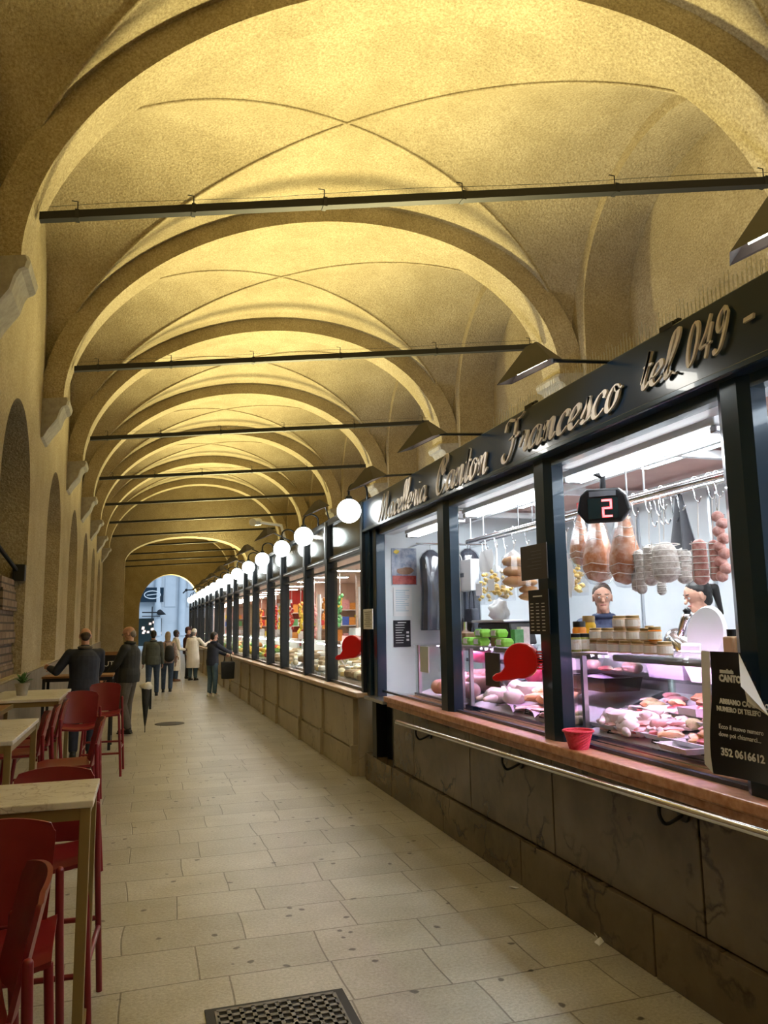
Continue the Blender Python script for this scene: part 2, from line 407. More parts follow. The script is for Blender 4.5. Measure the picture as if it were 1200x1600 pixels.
# side walls with arched openings
def side_wall(u0,out,name,mt,openings,ztop=9.2,vmin=NB0*BAY-1,vmax=50,depth=.45):
    def P(v,z,d=0):
        p=VM(u0,v,0); return Vector((p.x+out*d,p.y,z))
    mb=MB(); cur=vmin
    def quad(a,b,c,d): mb.add([a,b,c,d],[(0,1,2,3)])
    for (vc,hw,zs,sill) in openings:
        quad(P(cur,0),P(vc-hw,0),P(vc-hw,ztop),P(cur,ztop)); cur=vc+hw
        if sill>0: quad(P(vc-hw,0),P(vc+hw,0),P(vc+hw,sill),P(vc-hw,sill)); quad(P(vc-hw,sill),P(vc+hw,sill),P(vc+hw,sill,depth),P(vc-hw,sill,depth))
        n=28; pts=[(vc-hw*math.cos(math.pi*i/n), zs+hw*math.sin(math.pi*i/n)) for i in range(n+1)]
        for (a,za),(b,zb) in zip(pts,pts[1:]):
            quad(P(a,za),P(b,zb),P(b,ztop),P(a,ztop)); quad(P(a,za),P(b,zb),P(b,zb,depth),P(a,za,depth))
        for s in (-1,1): quad(P(vc+s*hw,sill),P(vc+s*hw,zs),P(vc+s*hw,zs,depth),P(vc+s*hw,sill,depth))
    quad(P(cur,0),P(vmax,0),P(vmax,ztop),P(cur,ztop))
    return struct(mb.build(name,mt)),P
OPL=[((k+.5)*BAY,1.25 if k%1==0 else 1.2,3.3,1.12) for k in range(-2,9)]
wl,PL=side_wall(UW0,-1,'wall_left','plaster',OPL)
for i,(vc,hw,zs,sill) in enumerate(OPL):
    mb=MB(); a=PL(vc-hw-.1,sill-.1,.46); b=PL(vc+hw+.1,sill-.1,.46)
    mb.add([a,b,b+Vector((0,0,4.2)),a+Vector((0,0,4.2)),a+Vector((-.1,0,0)),b+Vector((-.1,0,0)),b+Vector((-.1,0,4.2)),a+Vector((-.1,0,4.2))],[(0,1,2,3),(4,5,6,7),(0,1,5,4),(2,3,7,6),(0,3,7,4),(1,2,6,5)])
    o=struct(mb.build('window_%d'%(i+1),'dark_window' if i in(2,) else 'plaster'))
mb=MB(); a=PL(3.0,1.1,.44)
q=[]
for j in range(9):                       # ragged remains of an old brick infill in the first opening
    z0=1.12+j*.14; y1=PL(3.62,0).y; y0=PL(2.15+.05*math.sin(j*2.1)+j*.06,0).y
    mb.box(a.x,a.x+.34-.02*(j%3),y0,y1,z0,z0+.14)
struct(mb.build('wall_left_brick_infill','old_brick'))
t=thing('iron_bar','black iron stay bar slanting across the first arched opening on the left','bar',PL(3.55,2.45,.2))
mb=MB(); mb.tube([(-.22,-1.1,.62),(.10,-.02,.05)],.028,8); mb.build('rod','iron',t)
mb=MB(); mb.box(.05,.2,-.06,.08,-.08,.14); mb.build('clamp','iron',t,bevel=.01)
# dado (skirting) course
mb=MB(); 
for k in range(-3,9):
    a=PL((k+.5)*BAY+1.25,0); b=PL((k+1.5)*BAY-1.25,0)
mb.add([PL(-14,0,-.035),PL(49,0,-.035),PL(49,1.10,-.035),PL(-14,1.10,-.035),PL(-14,0,.02),PL(49,0,.02),PL(49,1.10,.02),PL(-14,1.10,.02)],[(0,1,2,3),(3,2,6,7),(0,3,7,4)])
struct(mb.build('baseboard_left','dado'))
OPR=[((k+.5)*BAY,1.95,6.3,0) for k in range(-2,9)]
wr,PR=side_wall(UW1,1,'wall_right','plaster',OPR,depth=.8)
for i,(vc,hw,zs,sill) in enumerate(OPR):
    mb=MB(); a=PR(vc-hw-.1,0,.8); b=PR(vc+hw+.1,0,.8)
    mb.add([a,b,b+Vector((0,0,9)),a+Vector((0,0,9)),a+Vector((.1,0,0)),b+Vector((.1,0,0)),b+Vector((.1,0,9)),a+Vector((.1,0,9))],[(0,1,2,3),(4,5,6,7),(0,1,5,4),(2,3,7,6),(0,3,7,4),(1,2,6,5)])
    struct(mb.build('wall_right_recess_%d'%(i+1),'plaster'))
# cross walls with arches
def cross_wall(v0,uc,hu,zs,rise,name,thick=.6,u0=UW0-.1,u1=UW1+.1,ztop=9.0):
    def P(u,z,d=0):
        p=VM(u,v0+d,0); return Vector((p.x,p.y,z))
    mb=MB(); n=36
    pts=[(uc-hu*math.cos(math.pi*i/n), zs+rise*math.sin(math.pi*i/n)) for i in range(n+1)]
    def quad(*a): mb.add(a,[(0,1,2,3)])
    for d in (0,thick):
        quad(P(u0,0,d),P(uc-hu,0,d),P(uc-hu,ztop,d),P(u0,ztop,d)); quad(P(uc+hu,0,d),P(u1,0,d),P(u1,ztop,d),P(uc+hu,ztop,d))
        for (a,za),(b,zb) in zip(pts,pts[1:]): quad(P(a,za,d),P(b,zb,d),P(b,ztop,d),P(a,ztop,d))
    for (a,za),(b,zb) in zip(pts,pts[1:]): quad(P(a,za),P(b,zb),P(b,zb,thick),P(a,za,thick))
    for s in (-1,1): quad(P(uc+s*hu,0),P(uc+s*hu,zs),P(uc+s*hu,zs,thick),P(uc+s*hu,0,thick))
    return struct(mb.build(name,'plaster'))
cross_wall(30.2,3.2,2.72,4.75,1.15,'wall_cross',thick=.8)
cross_wall(48.6,3.3,1.99,3.05,2.27,'wall_end',thick=.9)
mb=MB(); p0=VM(UW0-.2,NB0*BAY,0); p1=VM(UW1+.2,NB0*BAY,0)
mb.add([(p0.x,p0.y,0),(p1.x,p1.y,0),(p1.x,p1.y,9),(p0.x,p0.y,9)],[(0,1,2,3)]); struct(mb.build('wall_back_blocker','plaster'))  # unseen wall added across the continuing arcade to block world light
# ---------------------------------------------------------------- tie rods
for k in range(-1,11):
    if k<0: continue
    pl=['nearest','second nearest','third nearest','fourth nearest','fifth nearest','sixth nearest','seventh nearest'][k] if k<7 else ['fourth from last','third from last','second from last','very last'][k-7]
    t=thing('tie_rod','black iron tie rod spanning the vault, %s of the row going away'%pl,'tie rod',VM(0,k*BAY,0),group=None)
    mb=MB(); a=Vector((0,0,0))-DU*.08; b=DU*(ULEN+.02)
    yv=Vector((0,1,0)); zv=Vector((0,0,1)); vs=[]
    for p in (a,b):
        for y,z in ((-.045,-.04),(.045,-.04),(.045,.04),(-.045,.04)): vs.append(p+yv*y+zv*z)
    mb.rings([vs[:4],vs[4:]]); mb.build('bar','iron',t)
    if k<4:
        for f in (.04,.2,.38,.57,.78,.985):
            p=DU*(ULEN*f); mb=MB(); mb.box(p.x-.02,p.x+.02,p.y-.05,p.y+.05,p.z-.048,p.z+.048); mb.tube([p+Vector((0,0,.03)),p+Vector((0,0,.15)),p+Vector((-.06,0,.15))],.006,6); mb.build('hook','iron',t)
        mb=MB(); mb.tube([DU*(ULEN*f/10)+Vector((0,0,.11+.012*math.sin(f*1.6))) for f in range(0,11)],.0025,5); mb.build('cable','steel_dark',t)
# manhole, grate
t=thing('drain_grate','dark cast iron drain grate set in the paving at the bottom edge of the photo','drain',(0,0,0))
c=[G(350,1590,z=0),G(510,1560,z=0)]
gx0,gx1=.36,.90; gy1=3.80; gy0=3.30
mb=MB(); mb.box(gx0-.05,gx1+.05,gy1,gy1+.035,-.02,.006); mb.box(gx0-.05,gx1+.05,gy0-.035,gy0,-.02,.006); mb.box(gx0-.05,gx0,gy0,gy1,-.02,.006); mb.box(gx1,gx1+.05,gy0,gy1,-.02,.006); mb.build('frame','iron',t)
mb=MB(); n=10
for i in range(n+1):
    x=gx0+(gx1-gx0)*i/n; mb.box(x-.009,x+.009,gy0,gy1,.0008,.009)
for i in range(10):
    y=gy0+(gy1-gy0)*i/9; mb.box(gx0,gx1,y-.011,y+.011,.0008,.009)
mat('grate_metal',(.10,.10,.10),.45,.6,col2=(.2,.19,.18),scale=20)
mb.build('grid','grate_metal',t)
mb=MB(); mb.box(gx0,gx1,gy0,gy1,.0004,.0012); mb.build('shaft','rubber',t)  # flat black sheet standing in for the darkness below the grid
p=G(265,1131,z=0); t=MB(); t.lathe([(.0,.001),(.26,.001),(.26,.006),(.24,.009),(0,.009)],(p.x,p.y,0),28); tag(t.build('manhole_cover','iron'),'dark round manhole cover far along the paving beyond the bald man','manhole')
# scraps on floor
for i,(px,py,l,tw) in enumerate([(938,1474,.07,'pale pointed paper scrap lying by the dark marble plinth'),(934,1464,.04,'thin pale sliver of litter just above the pointed scrap by the plinth'),(803,1388,.05,'whitish paper scrap lying on the shaded paving strip, farther along the plinth')]):
    p=G(px,py,z=0); m=Matrix.Rotation(.5+i,3,'Z'); mb=MB(); pts=[m@Vector(q)+p for q in ((-l*.6,-l*.25,.003),(l*.7,-l*.1,.004),(l*.5,l*.3,.016),(-l*.3,l*.35,.005))]
    mb.add(pts+[q+Vector((0,0,.002)) for q in pts],[(0,1,2,3),(4,5,6,7),(0,1,5,4),(1,2,6,5),(2,3,7,6),(3,0,4,7)]); tag(mb.build('paper_scrap','paper'),tw,'litter')
# ---------------------------------------------------------------- exterior beyond the end arch
mat('ext_stone',(.55,.58,.60),.8,col2=(.66,.68,.70),scale=.6,bump=.1)
mat('ext_ground',(.42,.43,.42),.6,col2=(.52,.52,.5),scale=1)
mb=MB(); mb.box(-20,26,61,90,-.2,-.005); struct(mb.build('floor_square','ext_ground'))
bt=thing('facade_building','pale stone classical building seen in daylight through the end arch','building',(0,0,0))
FY=76
mb=MB(); mb.box(-14,20,FY,FY+.5,0,16); mb.build('wall','ext_stone',bt)
for x in (1.2,3.4,5.3):
    mb=MB(); mb.box(x-.45,x+.45,FY-.55,FY,0,.9); mb.lathe([(.36,.9),(.34,1.2),(.30,6.2),(.28,6.8),(.42,7.1),(.44,7.5)],(x,FY-.35,0),24); mb.box(x-.5,x+.5,FY-.8,FY,7.5,7.8); mb.build('column','ext_stone',bt,smooth=True,sharp=40)
mb=MB(); mb.box(-14,20,FY-.9,FY,7.8,8.3); mb.box(-14,20,FY-.3,FY,8.3,9.3); mb.box(-14,20,FY-1.1,FY,9.3,9.7); mb.build('cornice','ext_stone',bt)
for x in (2.3,4.35): 
    mb=MB(); mb.box(x-.5,x+.5,FY-.08,FY+.02,3.6,6.4); mb.build('shutter','ext_stone',bt,bevel=.02)
a=G(222,1040,y=FY-.3); b=G(253,966,y=FY-.3)
mb=MB(); mb.box(a.x-1.5,b.x,FY-.35,FY,0,b.z); mb.build('shopfront','dark_window',bt)
mat('shop_goods_glow',(.3,.3,.35),.5,emit=(1,.75,.6),es=1.2)
for i in range(12):
    x=a.x-.2+(b.x-a.x)*random.random(); z=1.0+random.random()*(b.z-1.4); mb=MB(); mb.box(x,x+.22,FY-.40,FY-.34,z,z+.2); mb.build('display_light','shop_goods_glow',bt)
a=G(220,941,y=FY-.5); b=G(256,918,y=FY-.5)
t=thing('hanging_sign','dark grey hanging sign with a pale oval seen through the end arch','sign',(0,0,0))
mb=MB(); mb.box(a.x-.6,b.x,FY-.62,FY-.5,a.z,b.z); mb.build('panel','steel_frame',t)
mb=MB(); cx=(a.x+b.x)/2; cz=(a.z+b.z)/2; mb.tube([(cx+math.cos(q/24*6.283)*.72,FY-.63,cz+math.sin(q/24*6.283)*.36) for q in range(24)],.045,6,closed=True); mb.tube([(cx-.5,FY-.63,cz-.05),(cx+.55,FY-.63,cz+.08)],.04,6); mb.build('oval_mark','ink_white',t)
a=G(222,957,y=FY-.9); b=G(250,957,y=FY-.9)
t=thing('iron_bracket','dark wrought iron arrow shaped bracket below the hanging sign','bracket',(0,0,0))
mb=MB(); mb.tube([a,b],.06,6); mb.tube([a+Vector((0,0,-.35)),b+Vector((0,0,-.35))],.04,6); mb.tube([b+Vector((-.7,0,.55)),b+Vector((-.7,0,-.9))],.05,6); mb.cap(b,b+Vector((.5,0,-.17)),.28,.03); mb.build('arrow','iron',t)
t=thing('iron_bracket','dark iron wall bracket with a ball end crossing the top right of the end arch','bracket',(0,0,0))
a=G(291,922,y=63); b=G(318,919,y=63); mb=MB(); mb.tube([a,b+Vector((2.2,0,0))],.05,6); mb.tube([b+Vector((2.2,0,-b.z)),b+Vector((2.2,0,.3))],.09,8); mb.cap(a,a+Vector((.02,0,0)),.11,.11); mb.tube([a,a+Vector((-.25,0,-.25))],.05,6); mb.build('arm','iron',t)
# ================================================================ ROW OF STALLS beyond the butcher's
def RX(y): return 2.45-.010*(y-8.4)
ROWC=[8.52,10.45,11.9,13.95,15.45,17.5,19.0,21.1,22.6,24.7,26.2,28.3,29.8,31.9,33.4,35.5,37.0,39.1]
YE=ROWC[-1]+.2
# plinth wall
mb=MB()
mb.add([(RX(8.9)-.05,8.78,0),(RX(YE)-.05,YE,0),(RX(YE)-.05,YE,.9),(RX(8.9)-.05,8.78,.9),(RX(8.9)+.15,8.78,0),(RX(YE)+.15,YE,0),(RX(YE)+.15,YE,.9),(RX(8.9)+.15,8.78,.9)],[(0,1,2,3),(4,5,6,7),(0,1,5,4),(2,3,7,6),(0,3,7,4),(1,2,6,5)])
for i,(ya,yb) in enumerate(zip([8.86]+ROWC[1:-1],ROWC[1:])):
    x=RX((ya+yb)/2)
    mb.box(x-.085,x,ya+.012,yb-.012,.30,.86); mb.box(x-.10,x,ya+.010,yb-.010,0,.285)
    mb.box(x-.125,x,ya-.04,ya+.04,0,.34); mb.box(x-.10,x,ya-.028,ya+.028,.34,.86)
struct(mb.build('wall_stall_plinth','beige_marble',bevel=.006))
t=MB(); a=8.5
t.add([(RX(a)-.16,a,.90),(RX(YE)-.16,YE,.90),(RX(YE)+.12,YE,.90),(RX(a)+.12,a,.90),(RX(a)-.16,a,.955),(RX(YE)-.16,YE,.955),(RX(YE)+.12,YE,.955),(RX(a)+.12,a,.955)],[(0,1,2,3),(4,5,6,7),(0,1,5,4),(1,2,6,5),(2,3,7,6),(3,0,4,7)])
mat('ledge_stone',(.50,.36,.24),.35,col2=(.62,.47,.33),scale=10)
tag(t.build('window_ledge','ledge_stone',bevel=.012),'long pale peach stone ledge under the row of dark framed stall windows','ledge')
# windows
def ordi(i): return ORD[i]
for i in range(len(ROWC)-1):
    y0,y1=ROWC[i],ROWC[i+1]; x=RX((y0+y1)/2)
    t=thing('stall_window','black framed stall window, %s past the butcher corner post, ledge below'%ordi(i),'stall window',(x,y0,0))
    L_=y1-y0; pw=.13
    mb=MB(); mb.box(-.06,.09,L_-pw,L_,.955,3.13); mb.build('post','steel_dark',t,bevel=.006)
    if i==0: mb=MB(); mb.box(-.06,.09,0,pw*.7,.955,3.13); mb.build('post','steel_dark',t,bevel=.006)
    mb=MB(); mb.box(-.075,-.062,L_-pw*.55,L_-pw*.3,2.62,3.13); mb.build('bright_trim','inox',t)
    s0=pw*.7 if i==0 else 0
    for q in ((-.04,.06,2.56,2.63),(-.02,.03,2.44,2.465),(-.02,.03,.955,.99)): mb=MB(); mb.box(q[0],q[1],s0,L_-pw,q[2],q[3]); mb.build('rail','steel_dark',t)
    mb=MB(); mb.box(-.05,.07,s0,L_-pw,3.07,3.13); mb.build('top_rail','steel_dark',t)
    mb=MB(); mb.box(-.005,.005,s0,L_-pw,.99,2.56); mb.build('pane','shop_glass',t)
    mb=MB(); mb.box(-.012,.012,s0,L_-pw,2.63,3.07); mb.build('sign_panel','sign_glass',t)
    mb=MB(); mb.box(.03,.04,s0,L_-pw,2.63,3.07); mb.build('sign_backing','sign_face',t)
    mb=MB(); mb.tube([(-.03,s0+.1,2.60),(-.03,L_-pw-.1,2.60)],.012,8); mb.build('blind_tube','inox',t)
# globes
GY=[8.41,11.0,12.84,15.04,17.07,19.2,21.3,23.4,25.5,27.6,29.7,31.8,33.9,36.0,38.1]
def globe_proto():
    t=thing('globe_lamp','x','lamp',(0,0,0)); 
    mb=MB(); mb.lathe([(.138*math.sin(q*math.pi/16),-.138*math.cos(q*math.pi/16)) for q in range(1,16)],n=24); mb.build('globe','globe_glow',t,smooth=True)
    mb=MB(); mb.lathe([(.03,.12),(.045,.13),(.04,.16),(.016,.185)],n=14); mb.build('collar','steel_dark',t,smooth=True)
    P=[(0,0,.17),(.0,0,.24)]+[(.11-.11*math.cos(q*math.pi/8),0,.24+.09*math.sin(q*math.pi/8)) for q in range(1,8)]+[(.22,0,.22),(.22,0,.12)]
    mb=MB(); mb.tube(P,.013,8); mb.build('bracket','steel_dark',t,smooth=True)
    return t
gp=None
for i,y in enumerate(GY):
    loc=(2.2-.004*(y-8.4),y,3.0-.001*(y-8)); lb='white glowing globe lamp on a curved bracket, %s counting away from the butcher sign'%ordi(i)
    if gp is None: gp=globe_proto(); gp.location=loc; gp['label']=lb
    else: dup(gp,loc,0,lb)
# stall shell: roofs, backs, floors, partitions
mb=MB()
mb.box(2.47,5.2,8.6,YE+.1,3.13,3.20); mb.box(2.55,5.3,-3,8.6,3.06,3.12); struct(mb.build('ceiling_stall_roof','steel_dark'))
mat('stall_wood',(.42,.30,.24),.5,col2=(.52,.39,.32),scale=3,stretch=(1,1,14))
mat('brick_panel',(.45,.16,.11),.7,col2=(.6,.3,.22),scale=14)
mat('red_cloth',(.55,.01,.015),.6); mat('peach_wall',(.62,.42,.33),.6,col2=(.7,.5,.4),scale=2)
groups=[(8.6,13.85,'stall_wood'),(13.95,17.4,'peach_wall'),(17.5,21.0,'red_cloth'),(21.1,28.2,'peach_wall'),(28.3,39.2,'brick_panel')]
for n,(a,b,mt) in enumerate(groups):
    mb=MB(); mb.box(4.9,5.0,a,b,0,3.12); struct(mb.build('wall_stall_back_%d'%(n+1),mt))
    mb=MB(); mb.box(3.75 if n<4 else 2.55,4.9,b-.02,b+.06,0,3.12); struct(mb.build('wall_stall_partition_%d'%(n+1),['stall_wood','peach_wall','red_cloth','brick_panel','peach_wall'][n]))
    mb=MB(); mb.box(2.5,4.9,a+.02,b-.03,2.66,2.70); struct(mb.build('ceiling_stall_%d'%(n+1),'peach_wall'))
    ny=max(2,int((b-a)/1.4))
    for j in range(ny):
        y=a+(j+.5)*(b-a)/ny
        t=thing('ceiling_light','flush lit ceiling lamp inside stall %s past the butcher, number %s inward'%(ordi(n),ordi(j)),'light',(3.5,y,2.66))
        mb=MB(); mb.box(-.35,.35,-.09,.09,-.022,0); mb.build('housing','white_paint',t)
        mb=MB(); mb.box(-.33,.33,-.07,.07,-.027,-.022); mb.build('diffuser','warm_panel',t)
# cheese counters
mat('cheese_pale',(.80,.70,.45),.5,col2=(.86,.78,.56),scale=9); mat('cheese_white',(.84,.82,.74),.5,col2=(.9,.88,.82),scale=9)
mat('cheese_gold',(.72,.48,.14),.5,col2=(.80,.58,.22),scale=9); mat('cheese_rind',(.30,.20,.10),.7,col2=(.42,.30,.17),scale=12)
mat('veg_green',(.10,.28,.05),.5,col2=(.2,.42,.1),scale=12); mat('veg_red',(.6,.06,.03),.4); mat('veg_orange',(.8,.32,.04),.5); mat('veg_yellow',(.8,.6,.06),.45)
mat('case_white',(.80,.81,.78),.35)
def case(y0,y1,x0,label,n):
    t=thing('display_case',label,'display case',(x0,y0,0)); L_=y1-y0
    mb=MB(); mb.box(0,.85,0,L_,.0,.93); mb.build('cabinet','case_white',t)
    mb=MB(); mb.add([(0.02,0,.94),(0.02,L_,.94),(.8,L_,1.16),(.8,0,1.16),(0.02,0,.97),(0.02,L_,.97),(.8,L_,1.19),(.8,0,1.19)],[(0,1,2,3),(4,5,6,7),(0,1,5,4),(1,2,6,5),(2,3,7,6),(3,0,4,7)]); mb.build('deck','inox',t)
    mb=MB(); mb.grid(lambda a,b:Vector((.0+.30*b*b,a*L_,.98+.42*b)),2,8); mb.build('front_glass','case_glass',t)
    mb=MB(); mb.box(.28,.82,0,L_,1.40,1.415); mb.build('top_shelf','case_glass',t)
    mb=MB(); mb.box(-.02,.02,0,L_,.93,.985); mb.build('front_rail','inox',t)
    mb=MB(); mb.box(.80,.85,0,L_,.93,1.41); mb.build('back_panel','case_white',t)
    mb=MB(); mb.tube([(.36,.1,1.385),(.36,L_-.1,1.385)],.010,8); mb.build('light_tube','case_tube',t)  # glowing tube added to brighten the counter goods
    return t
KINDS=[]
def proto_mesh(fn,name,mt):
    mb=MB(); fn(mb); o=mb.build(name,mt,smooth=True,sharp=40); COL.objects.unlink(o); KINDS.append((o,name)); return o
def wedge(mb,r=.09,h=.07,a=60):
    n=6; pts=[(0,0)]+[(r*math.cos(math.radians(a*i/n)),r*math.sin(math.radians(a*i/n))) for i in range(n+1)]
    mb.prism(pts,lambda x,y,d:Vector((x-r*.5,y-r*.3,d)),h)
ch=[proto_mesh(lambda m:wedge(m),'cheese_wedge','cheese_pale'),proto_mesh(lambda m:wedge(m,.11,.05,80),'cheese_wedge','cheese_gold'),
    proto_mesh(lambda m:m.lathe([(.001,0),(.07,0),(.085,.015),(.085,.05),(.07,.065),(.001,.065)],n=18),'soft_cheese','cheese_white'),
    proto_mesh(lambda m:m.lathe([(.001,0),(.08,0),(.10,.02),(.10,.07),(.08,.09),(.001,.09)],n=18),'aged_cheese','cheese_rind'),
    proto_mesh(lambda m:m.blob((0,0,.055),(.065,.06,.055),2,.1),'round_cheese','cheese_pale'),
    proto_mesh(lambda m:m.box(-.08,.08,-.05,.05,0,.05),'cheese_block','cheese_white')]
vg=[proto_mesh(lambda m:m.blob((0,0,.05),(.06,.055,.05),2,.15),'tomato','veg_red'),proto_mesh(lambda m:m.blob((0,0,.05),(.05,.05,.05),2,.1),'orange','veg_orange'),
    proto_mesh(lambda m:m.blob((0,0,.05),(.09,.08,.05),2,.5,3),'lettuce','veg_green'),proto_mesh(lambda m:m.blob((0,0,.045),(.07,.045,.045),2,.15),'lemon','veg_yellow')]
pk=[]
for nm,c in (('red',(.6,.03,.03)),('blue',(.05,.12,.5)),('yellow',(.8,.6,.05)),('white',(.8,.8,.8)),('green',(.08,.3,.1)),('orange',(.75,.3,.05)),('pink',(.75,.35,.35)),('brown',(.25,.13,.07))):
    mat('pack_'+nm,c,.4,col2=tuple(min(1,q*1.3+.03) for q in c),scale=22)
    pk.append((nm,proto_mesh(lambda m:m.box(-.05,.05,-.07,.07,0,.2),'package','pack_'+nm)))
def place(o,loc,rz,label,cat,group,s=1):
    c=o.copy(); COL.objects.link(c); c.name=o.name.split('.')[0]; c.location=loc; c.rotation_euler=(0,0,rz); c.scale=(s,s,s) if isinstance(s,(int,float)) else s
    tag(c,label,cat,group); return c
cases=[(8.72,11.85,'cheese'),(11.95,13.75,'cheese'),(14.05,17.3,'cheese'),(17.6,20.9,'fruit'),(21.3,28.1,'fruit'),(28.5,39.0,'fruit')]
for n,(a,b,kd) in enumerate(cases):
    x0=RX(a)+.20
    case(a,b,x0,'white and steel glass fronted %s counter, %s along past the butcher shop'%(kd,ordi(n)),n)
    ylen=b-a; ny=int(ylen/(.20 if n<2 else .30 if n<4 else .5)); nx=4 if n<3 else 3
    for i in range(ny):
        for j in range(nx):
            y=a+.12+(i+.5*(j%2)*.9)*(ylen-.24)/ny; x=x0+.10+j*.66/nx+random.uniform(-.02,.02); dz=.97+.22*(x-x0-.02)/.78+.003
            if kd=='cheese':
                o=random.choice(ch); nm=o.data.materials[0].name.split('_')[1]
                desc={'pale':'pale yellow','gold':'golden','white':'white','rind':'brown rinded'}[nm]
                ty={'cheese_wedge':'wedge of cheese','soft_cheese':'flat cheese','aged_cheese':'drum cheese','round_cheese':'round cheese','cheese_block':'block of cheese'}[o.name.split('.')[0]]
                place(o,(x,y,dz),random.uniform(0,6.3),'%s %s in the %s counter past the butcher'%(desc,ty,ordi(n)),'cheese','%s %ss in cheese counter %d'%(desc,ty.split()[0],n+1),random.uniform(.8,1.25))
            else:
                o=random.choice(vg if n!=5 else ch+vg); nm=o.name.split('.')[0]
                place(o,(x,y,dz),random.uniform(0,6.3),'%s %s heaped in the %s counter past the butcher'%({'tomato':'red','orange':'orange','lettuce':'green','lemon':'yellow'}.get(nm,'pale'),nm.replace('_',' '),ordi(n)),nm.split('_')[0],'%s in counter %d'%(nm.replace('_',' '),n+1),random.uniform(1.0,1.5))
# back shelves with packages
for n,(a,b) in enumerate([(11.95,13.8),(14.0,17.3),(17.6,20.9),(21.3,28.1)]):
    b-=.45
    t=thing('goods_shelf','tall goods shelf on the back wall of the %s lit bay beyond the cheese window'%ordi(n),'shelf',(4.55,a,0))
    levels=[1.05,1.42,1.80,2.18]
    for z in levels: mb=MB(); mb.box(0,.32,0,b-a,z-.02,z); mb.build('board','white_paint',t)
    for yy in (.0,(b-a)-.03): mb=MB(); mb.box(.0,.32,yy,yy+.03,0,2.5); mb.build('upright','white_paint',t)
    step=.22 if n<2 else .3 if n<3 else .5
    for z in levels:
        for i in range(int((b-a-.1)/step)):
            nm,o=random.choice(pk); s=random.uniform(.8,1.3)
            place(o,(4.55+.13,a+.15+i*step,z),random.uniform(-.2,.2),'%s package on the back shelf of the %s lit bay'%(nm,ordi(n)),'package','%s packages on back shelf %d'%(nm,n+1),(s,s,s*random.uniform(.7,1.1)))
for n,(a,b,_) in enumerate(groups):
    t=thing('goods_rack','goods rack on the end wall of lit stall %s past the butcher'%ordi(n),'rack',(3.78,b-.30,0))
    for z in (1.0,1.35,1.70,2.05): mb=MB(); mb.box(0,1.05,0,.27,z-.02,z); mb.build('board','white_paint',t)
    for xx in (0,1.02): mb=MB(); mb.box(xx,xx+.03,0,.27,0,2.4); mb.build('upright','white_paint',t)
    for z in (1.0,1.35,1.70,2.05):
        for i in range(6):
            nm,o=random.choice(pk); s_=random.uniform(.9,1.35)
            place(o,(3.90+i*.165,b-.18,z),math.pi/2+random.uniform(-.2,.2),'%s package on the end rack of the %s lit stall'%(nm,ordi(n)),'package','%s packages on end rack %d'%(nm,n+1),(s_,s_,s_*random.uniform(.7,1.1)))
# hanging goods near the glass in stalls 2-4 (salami, garlands)
for n,(y,x,z,kd) in enumerate([(13.3,3.3,2.15,'green'),(14.5,3.3,2.1,'orange'),(15.0,3.2,2.0,'pink'),(15.9,3.3,2.1,'red'),(16.4,3.2,2.0,'yellow'),(16.9,3.3,2.1,'orange'),(18.0,3.3,2.1,'red'),(18.6,3.3,2.05,'orange'),(19.6,3.3,2.1,'yellow'),(20.3,3.3,2.1,'red'),(22.2,3.2,2.1,'orange'),(23.5,3.2,2.1,'pink')]):
    t=thing('hanging_bunch','%s hanging bunch of goods in the lit stalls, %s from the near end'%(kd,ordi(n)),'bunch',(x,y,z))
    mb=MB(); mb.tube([(0,0,2.66-z),(0,0,.1)],.006,5); mb.build('cord','white_paint',t)
    mb=MB(); 
    for q in range(14): mb.blob((random.uniform(-.04,.04),random.uniform(-.05,.05),.08-.04*q+random.uniform(-.02,.02)),(.035,.035,.045),1,.2,2,q)
    mb.build('bundle','pack_'+kd,t,smooth=True)
# things seen through the first two stall windows
def panelbox(name,label,cat,px0,py0,px1,py1,x,mt,th=.03,group=None):
    a=G(px0,py1,x=x); b=G(px1,py0,x=x); y0,y1=min(a.y,b.y),max(a.y,b.y)
    mb=MB(); mb.box(x,x+th,y0,y1,min(a.z,b.z),max(a.z,b.z)); o=mb.build(name,mt); return tag(o,label,cat,group) if label else o
t=thing('doorway_curtain','black curtain hanging in the doorway at the back of the first cheese stall','curtain',(4.86,11.9,0))
mb=MB(); mb.grid(lambda a,b:Vector((.02*math.sin(a*60),a*2.6-1.6,.95+b*1.32)),90,2)
mb.build('cloth','black_plastic',t)
t=thing('framed_picture','wood framed dark picture on the back wall of the first cheese stall','picture',(4.8,14.2,1.75))
t.location=(4.84,13.2,1.75); mb=MB(); mb.box(0,.03,-.35,.35,-.5,.5); mb.build('frame','stall_wood',t,bevel=.01); mb=MB(); mb.box(-.01,0,-.28,.28,-.42,.42); mb.build('print','pack_brown',t)
t=thing('hanging_lamp_cord','white cord with a small white box hanging before the black curtain','lamp',(4.2,11.0,2.66))
mb=MB(); mb.tube([(0,0,0),(0,0,-.75)],.014,8); mb.build('cord','white_paint',t); mb=MB(); mb.box(-.05,.05,-.06,.06,-.87,-.75); mb.build('box','white_paint',t,bevel=.01)
